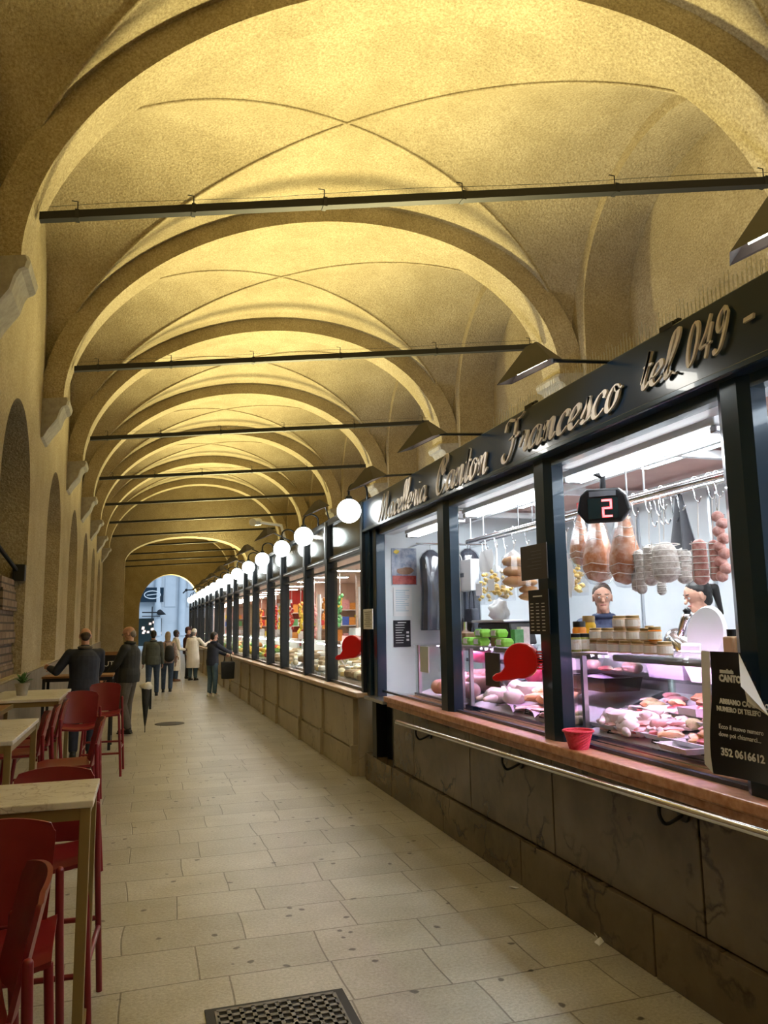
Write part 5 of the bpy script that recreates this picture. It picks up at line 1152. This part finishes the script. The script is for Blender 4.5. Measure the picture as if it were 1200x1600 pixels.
# ================================================================ LEFT: bar tables and stools
def table(name,label,x1,y0,y1,x0,z,top='table_marble',frame='gold_metal'):
    t=thing(name,label,'table',((x0+x1)/2,(y0+y1)/2,0)); hx=(x1-x0)/2; hy=(y1-y0)/2
    mb=MB(); mb.box(-hx,hx,-hy,hy,z-.028,z); mb.build('tabletop',top,t,bevel=.004)
    mb=MB(); 
    for s in (-1,1): mb.box(-hx+.02,hx-.02,s*(hy-.03)-.015,s*(hy-.03)+.015,z-.075,z-.028); mb.box(s*(hx-.03)-.015,s*(hx-.03)+.015,-hy+.03,hy-.03,z-.075,z-.028)
    mb.build('apron',frame,t)
    for a in (-1,1):
        for b in (-1,1): mb=MB(); mb.box(a*(hx-.03)-.02,a*(hx-.03)+.02,b*(hy-.03)-.02,b*(hy-.03)+.02,0,z-.03); mb.build('leg',frame,t,bevel=.003)
    for b in (-1,1): mb=MB(); mb.box(b*(hx-.03)-.015,b*(hx-.03)+.015,-hy+.05,hy-.05,.10,.14); mb.build('foot_bar',frame,t)
    return t
c1=G(156,1217,z=1.05); c2=G(137,1250,z=1.05)
table('bar_table','tall bar table with marble top and gold legs, nearest at the lower left',-.17,c2.y-.01,c1.y+.02,-1.35,1.05)
c1=G(58,1122,z=1.05); c2=G(26,1157,z=1.05)
table('bar_table','tall marble topped bar table, second from the camera on the left',-.74,c2.y,c1.y,-1.46,1.05)
c1=G(111,1076,z=1.05); c2=G(97,1091,z=1.05)
table('bar_table','tall marble topped bar table carrying the potted plant by the wall',-.76,c2.y,c1.y,-1.44,1.05)
p=G(52,1080,z=1.05)
c1=G(135,1051,z=1.05)
table('bar_table','small dark bar table in front of the man in the navy coat',-.40,11.9,12.5,-1.35,1.05,'wood','black_plastic')
t=thing('wall_counter','brown wooden bench counter with a pale edge along the dado behind the second table','counter',(-1.32,7.4,0))
mb=MB(); mb.box(-.18,.14,-.85,.8,.98,1.01); mb.build('top','wood',t); mb=MB(); mb.box(.14,.155,-.85,.8,.975,1.015); mb.build('edge','gold_metal',t); mb=MB(); mb.box(-.16,.08,-.8,.75,0,.98); mb.build('body','wood',t,bevel=.01)
t=thing('potted_plant','small green plant in a grey clay pot on the third marble table','plant',(G(52,1081,z=1.05).x-.0,c2.y*0+8.75,1.05)); t.location.x=-1.17
mb=MB(); mb.lathe([(.001,0),(.05,0),(.065,.10),(.072,.10),(.072,.125),(.06,.125),(.055,.11),(.001,.11)],n=18); mb.build('pot','stone_grey',t,smooth=True,sharp=40)
mat('leaf',(.04,.12,.03),.5,col2=(.08,.2,.05),scale=30); mb=MB()
for i in range(46):
    a=random.random()*6.28; l=random.uniform(.06,.17); e=random.uniform(.5,1.4); q=Vector((0,0,.11)); d=Vector((math.cos(a)*math.cos(e),math.sin(a)*math.cos(e),math.sin(e))); s=d.cross(Vector((0,0,1))).normalized()*.012
    m_=q+d*l*.6+Vector((0,0,.005)); mb.add([q,m_-s,q+d*l-Vector((0,0,.02)),m_+s,m_+Vector((0,0,.004))],[(0,1,4),(1,2,4),(2,3,4),(3,0,4)])
mb.build('leaves','leaf',t)
# stools
def stool():
    t=thing('bar_stool','x','stool',(0,0,0))
    SH=.70
    mb=MB(); mb.grid(lambda a,b:Vector((-.20+.40*b,-.17+.36*a,SH+.012*math.cos((b-.5)*2.6)*-1+.02*(abs(b-.5)*2)**2-.03*max(0,a*1.0-.85)*4+.02)),12,12)
    vs=[v.copy() for v in mb.v]; fs=list(mb.f); mb.add([v-Vector((0,0,.016)) for v in vs],fs)
    W=13; bd=[(i,0) for i in range(13)]+[(12,j) for j in range(1,13)]+[(i,12) for i in range(11,-1,-1)]+[(0,j) for j in range(11,0,-1)]
    ids=[i*W+j for i,j in bd]; n=len(vs); mb.f+=[(ids[k],ids[(k+1)%len(ids)],ids[(k+1)%len(ids)]+n,ids[k]+n) for k in range(len(ids))]
    mb.build('seat','red_shell',t,smooth=True,sharp=60)
    # backrest shell curved, rounded corners, joined low to the seat
    def bk(a,b,off=0):
        u=(b-.5)*2; wv=.185*(1-.10*(1-a)) ; 
        if a>.8: wv*=math.sqrt(max(.0,1-((a-.8)/.2)**2*.22))
        y=-.17-.05*a-.035*(1-u*u)+off; return Vector((u*wv, y-.02*a, SH+.015+a*.335 - (.02*u*u if a>.9 else 0)))
    mb=MB(); mb.grid(lambda a,b:bk(a,b),14,14); vs=[v.copy() for v in mb.v]; fs=list(mb.f); n=len(vs); mb.add([v+Vector((0,.014,0)) for v in vs],fs); W=15
    bd=[(i,0) for i in range(15)]+[(14,j) for j in range(1,15)]+[(i,14) for i in range(13,-1,-1)]+[(0,j) for j in range(13,0,-1)]; ids=[i*W+j for i,j in bd]
    mb.f+=[(ids[k],ids[(k+1)%len(ids)],ids[(k+1)%len(ids)]+n,ids[k]+n) for k in range(len(ids))]
    mb.build('backrest','red_shell',t,smooth=True,sharp=60)
    for s in (-1,1):
        mb=MB(); mb.tube([(s*.235,-.26,0),(s*.205,-.205,SH+.02),(s*.20,-.20,SH+.17)],.0145,12); mb.cap((s*.20,-.20,SH+.165),(s*.20,-.20,SH+.171),.0145,.0145); mb.build('leg','red_shell',t,smooth=True,sharp=50)
        mb=MB(); mb.tube([(s*.235,.235,0),(s*.19,.15,SH)],.0145,12); mb.build('leg','red_shell',t,smooth=True,sharp=50)
    f=lambda s,r,z:Vector((s*(.235-.03*z/SH*(1 if r<0 else 1.5)), (-.26+.055*z/SH) if r<0 else (.235-.085*z/SH), z))
    for (a,b,z) in (((-1,1),(1,1),.26),((-1,-1),(1,-1),.34),((-1,-1),(-1,1),.30),((1,-1),(1,1),.30)):
        mb=MB(); mb.tube([f(*a,z),f(*b,z)],.0125,8); mb.build('footrest','red_shell',t,smooth=True,sharp=50)
    
    for q in (-.17,.12): mb=MB(); mb.box(-.19,.19,q,q+.03,SH-.02,SH+.0); mb.build('seat_rail','red_shell',t)
    return t
S0=stool()
ST=[(-.45,2.88,math.radians(183),'red bar stool at lower left, its whole back panel just below the nearest table'),
    (-.50,2.44,math.radians(103),'red bar stool cut by the left photo edge, only its curved back showing'),
    (-.40,3.95,math.radians(178),'dark red bar stool on the far side of the nearest marble table'),
    (-.53,6.35,math.radians(97),'red bar stool with its back to the aisle beside the second table, seen edge on'),
    (-.62,8.85,math.radians(183),'red bar stool facing the camera, right in front of the navy coat person'),
    (-.44,10.05,math.radians(178),'red bar stool facing the camera, farther one beside the bald man'),
    (-.98,7.0,math.radians(100),'red stool between second and third tables, nearest of the three backs in line'),
    (-.96,7.55,math.radians(98),'red stool between second and third tables, middle of the three backs in line'),
    (-.94,8.1,math.radians(96),'red stool between second and third tables, farthest of the three backs in line'),
    (-1.12,5.0,math.radians(0),'dark red stool pushed under the near side of the second marble table')]
for i,(x,y,rz,lb) in enumerate(ST):
    if i==0: S0.location=(x,y,0); S0.rotation_euler=(0,0,rz); S0['label']=lb
    else: dup(S0,(x,y,0),rz,lb)
# chalkboard
t=thing('chalkboard','black chalkboard easel with white writing between the navy coat and the bald man','board',(-.52,14.3,0))
a=G(164,1058,y=14.3); b=G(183,1018,y=14.3)
mb=MB(); mb.box(-.26,.26,0,.03,.35,1.25); mb.build('board','card_black',t); mb=MB(); mb.box(-.29,-.26,-.01,.04,0,1.30); mb.box(.26,.29,-.01,.04,0,1.30); mb.box(-.29,.29,-.01,.04,1.25,1.31); mb.build('frame','wood',t)
text_mesh('writing','CUTAN',.13,'ink_white',t,(-.22,-.012,1.06),(1,0,0),(0,0,1)); [MB().tube([(-.2+.02*q,-.008,z+.022*math.sin(q*2.3+z*9)) for q in range(int(14+5*math.sin(z*20)))],.006,5).build('writing','ink_white',t) for z in (.90,.76,.62)]
# ================================================================ PEOPLE
mat('skin',(.50,.27,.19),.5,sss=0); mat('skin_dark',(.10,.045,.03),.5); mat('hair_black',(.01,.008,.008),.45); mat('hair_brown',(.05,.03,.02),.6); mat('hair_grey',(.22,.2,.19),.7); mat('hair_blond',(.34,.25,.15),.6)
mat('navy',(.012,.016,.035),.75,col2=(.02,.026,.05),scale=9,bump=.2); mat('navy_blue',(.02,.03,.075),.7,col2=(.03,.045,.10),scale=9,bump=.2); mat('black_cloth',(.010,.012,.013),.7,col2=(.02,.022,.024),scale=9,bump=.2)
mat('grey_trousers',(.085,.075,.068),.85,col2=(.13,.115,.105),scale=9,bump=.2); mat('jeans',(.025,.045,.09),.85,col2=(.05,.08,.14),scale=12,bump=.15); mat('jeans_light',(.05,.10,.15),.85,col2=(.09,.15,.20),scale=12,bump=.15)
mat('green_grey',(.05,.06,.055),.8,col2=(.08,.09,.08),scale=9,bump=.2); mat('coat_white',(.70,.66,.60),.8,col2=(.78,.74,.68),scale=5,bump=.2); mat('coat_brown',(.06,.02,.02),.8); mat('plaid',(.25,.14,.13),.8,col2=(.45,.38,.35),scale=30)
mat('eye_white',(.42,.40,.38),.3); mat('eye_dark',(.02,.015,.01),.2); mat('lips',(.40,.14,.12),.5); mat('shoe_brown',(.15,.06,.03),.5); mat('shoe_black',(.012,.012,.012),.4); mat('shoe_white',(.75,.74,.7),.5)
def person(label,loc,face,H_,top,bottom,shoe,hair,skin='skin',handL=None,handR=None,lean=0,stride=.0,coat=.3,turn=0,nod=0,bulk=1.0,hairlen=0,cap=None,bald=False,glasses=False,vox=.008,lower=True,ponytail=False,scarf=None):
    """local frame: +y = facing, +x = the person's right"""
    t=thing('person',label,'person',loc,face); k=H_/1.75
    V=lambda x,y,z:Vector((x*k,y*k,z*k))
    def ln(p):       # lean of the upper body about the hips
        z=p.z-.93*k
        if z<=0: return p
        return Vector((p.x, p.y+math.sin(lean)*z, .93*k+math.cos(lean)*z))
    hip=.095; sh=.175*bulk
    neck=ln(V(0,-.01,1.47)); headc=ln(V(0,.015,1.635)); hr=Matrix.Rotation(turn,3,'Z')@Matrix.Rotation(nod,3,'X')
    def hd(x,y,z): return headc+hr@(Vector((x,y,z))*k)
    body=MB()
    # head, jaw, neck, ears, nose
    body.cap(hd(0,-.015,.025),hd(0,.005,.03),.092*k,.088*k,18,sx=.84,side=hr@Vector((1,0,0))); body.cap(hd(0,.02,-.055),hd(0,.045,-.075),.062*k,.040*k,14,sx=.88,side=hr@Vector((1,0,0)))
    body.cap(hd(0,.085,.0),hd(0,.103,-.022),.010*k,.014*k,8)
    body.cap(hd(-.028,.080,.036),hd(.028,.080,.036),.009*k,.009*k,8)
    for s in (-1,1): body.cap(hd(s*.076,-.005,.018),hd(s*.078,-.002,-.018),.018*k,.012*k,8,sx=.5,side=hr@Vector((1,0,0)))
    body.cap(neck-Vector((0,0,.04*k)),hd(0,-.01,-.06),.058*k,.052*k,12)
    body.cap(ln(V(0,0,.98)),ln(V(0,0,1.29)),.12*k,.12*k,14,sx=1.15,side=(1,0,0))
    legs=[]
    for s in (-1,1):
        st=stride*s; hp=V(s*hip,0,.92); kn=V(s*(hip+.01),st*.5+.03*abs(stride)+.015,.50); an=V(s*(hip+.012),st-.01,.085)
        if s*stride<0: kn.y+=.05*k; an.z+=.03*k
        legs.append((hp,kn,an))
        if lower: body.cap(hp,kn,.08*k,.055*k); body.cap(kn,an,.05*k,.035*k); body.cap(an,an+V(0,.10,-.05),.035*k,.03*k)
    arms=[]
    for s,tg in ((-1,handL),(1,handR)):
        S=ln(V(s*sh,0,1.40)); tgt=Vector(tg)*k if tg else ln(V(s*(sh+.07),.05,.80))
        d=tgt-S; L_=d.length; l1=.285*k; l2=.255*k
        if L_>l1+l2-.004: tgt=S+d.normalized()*(l1+l2-.004); d=tgt-S; L_=d.length
        aa=(l1*l1-l2*l2+L_*L_)/(2*L_); hh=math.sqrt(max(0,l1*l1-aa*aa)); u=d.normalized(); pole=Vector((s*.5,-.4,-1)); pole=(pole-u*pole.dot(u)).normalized()
        E=S+u*aa+pole*hh; arms.append((S,E,tgt)); f=(tgt-E).normalized()
        body.cap(S,E,.045*k,.038*k); body.cap(E,tgt,.037*k,.025*k)
        sd=f.cross(Vector((s,.2,.3))).normalized(); nn=sd.cross(f).normalized()
        pm=tgt+f*.07*k; body.cap(tgt+f*.015*k,pm,.026*k,.033*k,12,sx=.5,side=nn)
        for q,(off,ll) in enumerate(((-.028,.062),(-.010,.075),(.009,.072),(.027,.056))):
            a=pm+sd*off*k; kx=a+f*ll*.5*k-nn*s*.004*k; e=kx+(f*.8-nn*s*.6).normalized()*ll*.5*k; body.cap(a,kx,.0095*k,.009*k,8); body.cap(kx,e,.009*k,.0075*k,8)
        th=tgt+f*.02*k-sd*.02*k; b1=th+(f*.6-sd*.75).normalized()*.04*k; body.cap(th,b1,.012*k,.010*k,8); body.cap(b1,b1+(f*.95-sd*.2).normalized()*.03*k,.010*k,.008*k,8)
    body.build('body',skin,t,remesh=vox*.75)
    # trousers and shoes
    if lower:
        mb=MB()
        mb.cap(V(0,-.005,.90),V(0,0,1.0),.125*k*bulk,.13*k*bulk,16,sx=1.2,side=(1,0,0))
        for hp,kn,an in legs: mb.cap(hp+V(0,-.01,-.02),kn,.098*k*bulk**.5,.074*k,14); mb.cap(kn,an+V(0,0,.03),.072*k,.060*k,14)
        mb.build('trousers',bottom,t,remesh=vox)
        for i,(hp,kn,an) in enumerate(legs):
            mb=MB(); mb.cap(an+V(0,-.03,-.045),an+V(0,.13,-.050),.042*k,.036*k,12,sx=1.0); mb.cap(an+V(0,-.02,.0),an+V(0,.0,-.04),.042*k,.045*k); mb.box(*(an.x-.042*k,an.x+.042*k),an.y-.07*k,an.y+.165*k,an.z-.085*k,an.z-.062*k); mb.build('shoe',shoe,t,remesh=.006)
    # coat
    mb=MB()
    mb.cap(ln(V(0,-.01,1.05)),ln(V(0,-.01,1.30)),.145*k*bulk,.155*k*bulk,18,sx=1.18,side=(1,0,0))
    mb.cap(ln(V(-sh*.8,0,1.385)),ln(V(sh*.8,0,1.385)),.083*k,.083*k,14); mb.cap(ln(V(0,-.01,1.38)),ln(V(0,-.005,1.47)),.11*k,.075*k,14)
    hem=.98-coat*.45 if coat>.5 else .98-coat*.25
    hz=hem-.10 if coat>.6 else hem-.06; RR=[]
    for f in (0,.25,.5,.75,1):
        z=1.10+(hz-1.10)*f; rr=(.140+.012*math.sin(f*3.1)+(.03*f if coat>.6 else .012*f))*bulk; c_=ln(V(0,-.01,z)) if z>.93 else V(0,-.005,z)
        RR.append([c_+Vector((rr*1.2*k*math.cos(q*math.pi/12)*(1+.02*math.sin(q*2.5)*f),rr*k*math.sin(q*math.pi/12)*(1+.03*math.sin(q*3)*f),0)) for q in range(24)])
    mb.rings(RR)
    for S,E,Tg in arms: mb.cap(S,E,.072*k,.060*k,14); f=(Tg-E); mb.cap(E,E+f*.93,.058*k,.046*k,14)
    mb.build('jacket',top,t,remesh=vox)
    mb=MB(); mb.tube([neck+Vector((.078*k*math.cos(q*.524),.078*k*math.sin(q*.524),.015*k)) for q in range(12)],.022*k,8,closed=True); mb.build('scarf' if scarf else 'collar',scarf or top,t,smooth=True)
    # hair
    if not bald and not cap:
        mb=MB(); mb.cap(hd(0,-.03,.045),hd(0,-.012,.052),.094*k,.088*k,16,sx=.88,side=hr@Vector((1,0,0))); mb.cap(hd(0,-.045,.01),hd(0,-.05,-.03),.08*k,.065*k,14,sx=.95,side=hr@Vector((1,0,0)))
        if hairlen: mb.cap(hd(0,-.05,0),hd(0,-.06,-.06-hairlen),.085*k,.07*k,14,sx=1.05,side=hr@Vector((1,0,0)))
        if ponytail: mb.cap(hd(0,-.10,.05),hd(0,-.155,.03),.03*k,.032*k); mb.cap(hd(0,-.155,.03),hd(0,-.15,-.17),.035*k,.014*k)
        mb.build('hair',hair,t,remesh=vox*.8)
    if bald:
        mb=MB(); mb.cap(hd(0,-.06,-.01),hd(0,-.065,-.035),.062*k,.05*k,12,sx=1.15,side=hr@Vector((1,0,0))); mb.build('hair',hair,t,remesh=vox*.8)
    if cap:
        mb=MB(); mb.cap(hd(0,-.02,.06),hd(0,.0,.065),.098*k,.094*k,16,sx=.92,side=hr@Vector((1,0,0))); 
        if cap[1]: mb.cap(hd(0,.06,.055),hd(0,.11,.045),.06*k,.05*k,12,sx=1,side=hr@Vector((1,0,0)))
        mb.build('cap',cap[0],t,remesh=vox*.8)
        mb=MB(); mb.cap(hd(0,-.05,.0),hd(0,-.055,-.03),.074*k,.06*k,12); mb.build('hair',hair,t,remesh=vox)
    for s in (-1,1):
        mb=MB(); mb.cap(hd(s*.031,.079,.010),hd(s*.031,.0795,.010),.0095*k,.0095*k,10); ey=mb.build('eye','eye_white',t,smooth=True)
        mb=MB(); mb.cap(hd(s*.031,.0865,.010),hd(s*.031,.0867,.010),.0045*k,.0045*k,8); mb.build('pupil','eye_dark',ey,smooth=True)
        mb=MB(); mb.cap(hd(s*.016,.091,.038),hd(s*.046,.081,.038),.004*k,.004*k,6); mb.build('eyebrow',hair if hair!='hair_grey' else 'hair_brown',t,smooth=True)
    mb=MB(); mb.cap(hd(-.020,.080,-.052),hd(.020,.080,-.052),.006*k,.006*k,8); mb.build('mouth','lips',t,smooth=True)
    if glasses:
        mb=MB()
        for s in (-1,1): mb.tube([hd(s*.031+.022*math.cos(q*.6283),.099,.010+.017*math.sin(q*.6283)) for q in range(10)],.003*k,5,closed=True); mb.tube([hd(s*.053,.094,.014),hd(s*.078,.0,.016)],.003*k,5)
        mb.build('glasses','black_plastic',t)
    return t
PI=math.pi
# facing: 0 = +y (away from camera); +pi/2 = towards -x (left)
person('person in a navy coat and grey scarf leaning on the small dark table',(-.76,11.42,0),.12,1.72,'navy','navy','shoe_black','hair_brown',handL=(-.44,.30,1.20),handR=(.20,.46,1.06),lean=.12,coat=.9,bald=True,nod=-.35,bulk=1.12,scarf='grey_trousers')
person('bald person with glasses in a black jacket and grey trousers, facing left',(-.22,13.5,0),PI*.38,1.73,'black_cloth','grey_trousers','shoe_black','hair_grey',handL=(-.17,.30,.96),handR=(.24,.02,.84),bald=True,glasses=True,nod=-.3,bulk=1.1,turn=.1,stride=.05)
person('person in a dark green grey jacket walking away, left of the backpack wearer',(.24,20.6,0),-.05,1.62,'green_grey','jeans','shoe_black','hair_black',stride=.16,bulk=1.08,nod=-.15)
person('fair haired person in a plaid top with a black backpack, walking away',(.62,21.6,0),-.1,1.58,'plaid','jeans','shoe_black','hair_blond',stride=-.12,hairlen=.05)
person('person with short black hair in a long white coat and brown shoes',(1.0,25.9,0),-PI*.42,1.60,'coat_white','jeans','shoe_brown','hair_black',skin='skin_dark',coat=1.15,handL=(-.10,.28,1.08),handR=(.12,.28,1.08))
person('person in a dark brown jacket and flat cap standing behind the two white coats',(1.42,27.0,0),-PI*.5,1.68,'coat_brown','black_cloth','shoe_black','hair_brown',cap=('coat_brown',True))
person('person in a white coat and round white cap reaching right toward the stall counter',(1.55,26.0,0),-PI*.18,1.62,'coat_white','jeans_light','shoe_black','hair_grey',coat=1.0,cap=('shoe_white',False),handR=(.50,.25,1.32),bulk=1.15,lean=.05)
person('person in a dark jumper and wide blue jeans reaching to a stall window',(1.66,19.9,0),-PI*.30,1.56,'navy','jeans_light','shoe_white','hair_black',handR=(.18,.52,1.18),handL=(.05,.48,1.10),lean=.06,turn=-.3,bulk=1.0)
# things they carry
t=thing('backpack','small black backpack worn by the fair haired walking person','backpack',(.66,21.36,1.02))
mb=MB(); mb.cap((0,0,-.10),(0,0,.12),.12,.10,14,sx=1.1); mb.build('pack','black_cloth',t,smooth=True); 
for s in (-1,1): mb=MB(); mb.tube(catmull([(s*.09,.06,.16),(s*.10,.14,.26),(s*.11,.26,.2),(s*.12,.26,-.02)],5),.012,6); mb.build('strap','black_cloth',t)
t=thing('walking_cane','thin pale cane beside the backpack wearer','cane',(.98,21.5,0)); mb=MB(); mb.tube([(.06,0,0),(-.08,0,.85)],.010,8); mb.build('shaft','string_white',t); mb=MB(); mb.tube(catmull([(-.08,0,.85),(-.09,.0,.92),(-.13,0,.93),(-.15,0,.88)],5),.013,8); mb.build('handle','wood',t)
t=thing('umbrella','furled black umbrella with a pale crumpled cover beside the bald person','umbrella',(.06,13.35,0))
mb=MB(); mb.lathe([(.004,.12),(.02,.20),(.055,.50),(.07,.72),(.05,.78),(.01,.80)],n=16); mb.build('canopy','black_cloth',t,smooth=True); mb=MB(); mb.tube([(0,0,.04),(0,0,.86)],.006,6); mb.build('shaft','iron',t); mb=MB(); mb.box(.05,.09,-.01,.01,.40,.72); mb.build('strap','black_cloth',t)
mb=MB(); mb.blob((0,0,.77),(.10,.08,.06),2,.6,3,5); mb.build('pale_cover','coat_white',t,smooth=True)
t=thing('shopping_bag','black shopping bag hanging at the far side of the person in wide blue jeans','bag',(2.02,19.75,.42)); mb=MB(); mb.rings([[Vector((x*s,y,z)) for x,y in ((-.17,-.06),(.17,-.06),(.17,.06),(-.17,.06))] for s,z in ((.9,0),(1,.42))]); mb.build('bag','black_cloth',t,bevel=.02); mb=MB(); mb.tube(catmull([(-.1,0,.42),(-.05,0,.62),(.05,0,.62),(.1,0,.42)],5),.01,6); mb.build('handle','black_cloth',t)
t=thing('bicycle','parked bicycle partly hidden behind the legs of the white coats','bicycle',(1.70,27.3,0)); 
for yy in (-.5,.5):
    mb=MB(); mb.tube([(0,yy+.31*math.cos(q*.314),.33+.31*math.sin(q*.314)) for q in range(20)],.02,6,closed=True); mb.build('tyre','rubber',t)
    mb=MB(); 
    for q in range(8): mb.tube([(0,yy,.33),(0,yy+.3*math.cos(q*.785),.33+.3*math.sin(q*.785))],.003,4)
    mb.build('spokes','chrome',t)
mb=MB(); mb.tube([(0,-.5,.33),(0,-.15,.78),(0,.05,.33),(0,-.5,.33)],.014,6); mb.tube([(0,-.15,.78),(0,.38,.80),(0,.05,.33)],.014,6); mb.tube([(0,.5,.33),(0,.36,.92)],.014,6); mb.build('frame','pack_blue',t)
mb=MB(); mb.tube([(-.25,.30,.95),(0,.36,.92),(.25,.30,.95)],.012,6); mb.build('handlebar','chrome',t); mb=MB(); mb.blob((0,-.18,.84),(.06,.12,.03),1,.1); mb.build('saddle','black_plastic',t)
# behind the counter
person('shopkeeper person in a navy jacket looking out under the netted hams',(3.95,G(942,925,x=3.95).y,.22),PI*.80,1.82,'navy_blue','black_cloth','shoe_black','hair_brown',handL=(-.25,.35,1.05),handR=(.2,.38,1.0),lean=.16,turn=.12,nod=-.05,vox=.006)
person('person with a black ponytail and white coat in profile behind the slicer',(4.2,G(1092,930,x=4.2).y,.22),PI*.42,1.79,'coat_white','black_cloth','shoe_black','hair_black',handL=(-.15,.4,1.05),handR=(.15,.4,1.05),ponytail=True,nod=-.25,vox=.006)
person('person in a dark blue jacket bending behind the red ticket dispenser, only the back showing',(4.05,G(822,985,x=4.05).y,.22),PI*.62,1.60,'navy_blue','black_cloth','shoe_black','hair_black',lean=.75,handL=(-.2,.6,.75),handR=(.2,.6,.75),nod=-.5)
# ================================================================ repeats told apart by their order along the stalls
bpy.context.view_layer.update()
def nth(i):
    if i<len(ORD): return ORD[i]
    n=i+1; s='th' if 10<n%100<14 else {1:'st',2:'nd',3:'rd'}.get(n%10,'th'); return '%d%s'%(n,s)
by={}
for o in COL.objects:
    if o.parent is None and 'label' in o.keys(): by.setdefault(o['label'],[]).append(o)
for lb,os_ in by.items():
    if len(os_)<2: continue
    os_.sort(key=lambda o:(round(o.matrix_world.translation.y,3),o.matrix_world.translation.x))
    for i,o in enumerate(os_):
        o['label']='%s, %s from near end'%(lb,nth(i))
        if 'group' not in o.keys(): o['group']=lb
for o,_ in KINDS: bpy.data.objects.remove(o)
for o in (tw,tk,ti,tub,ct,tg): bpy.data.objects.remove(o)
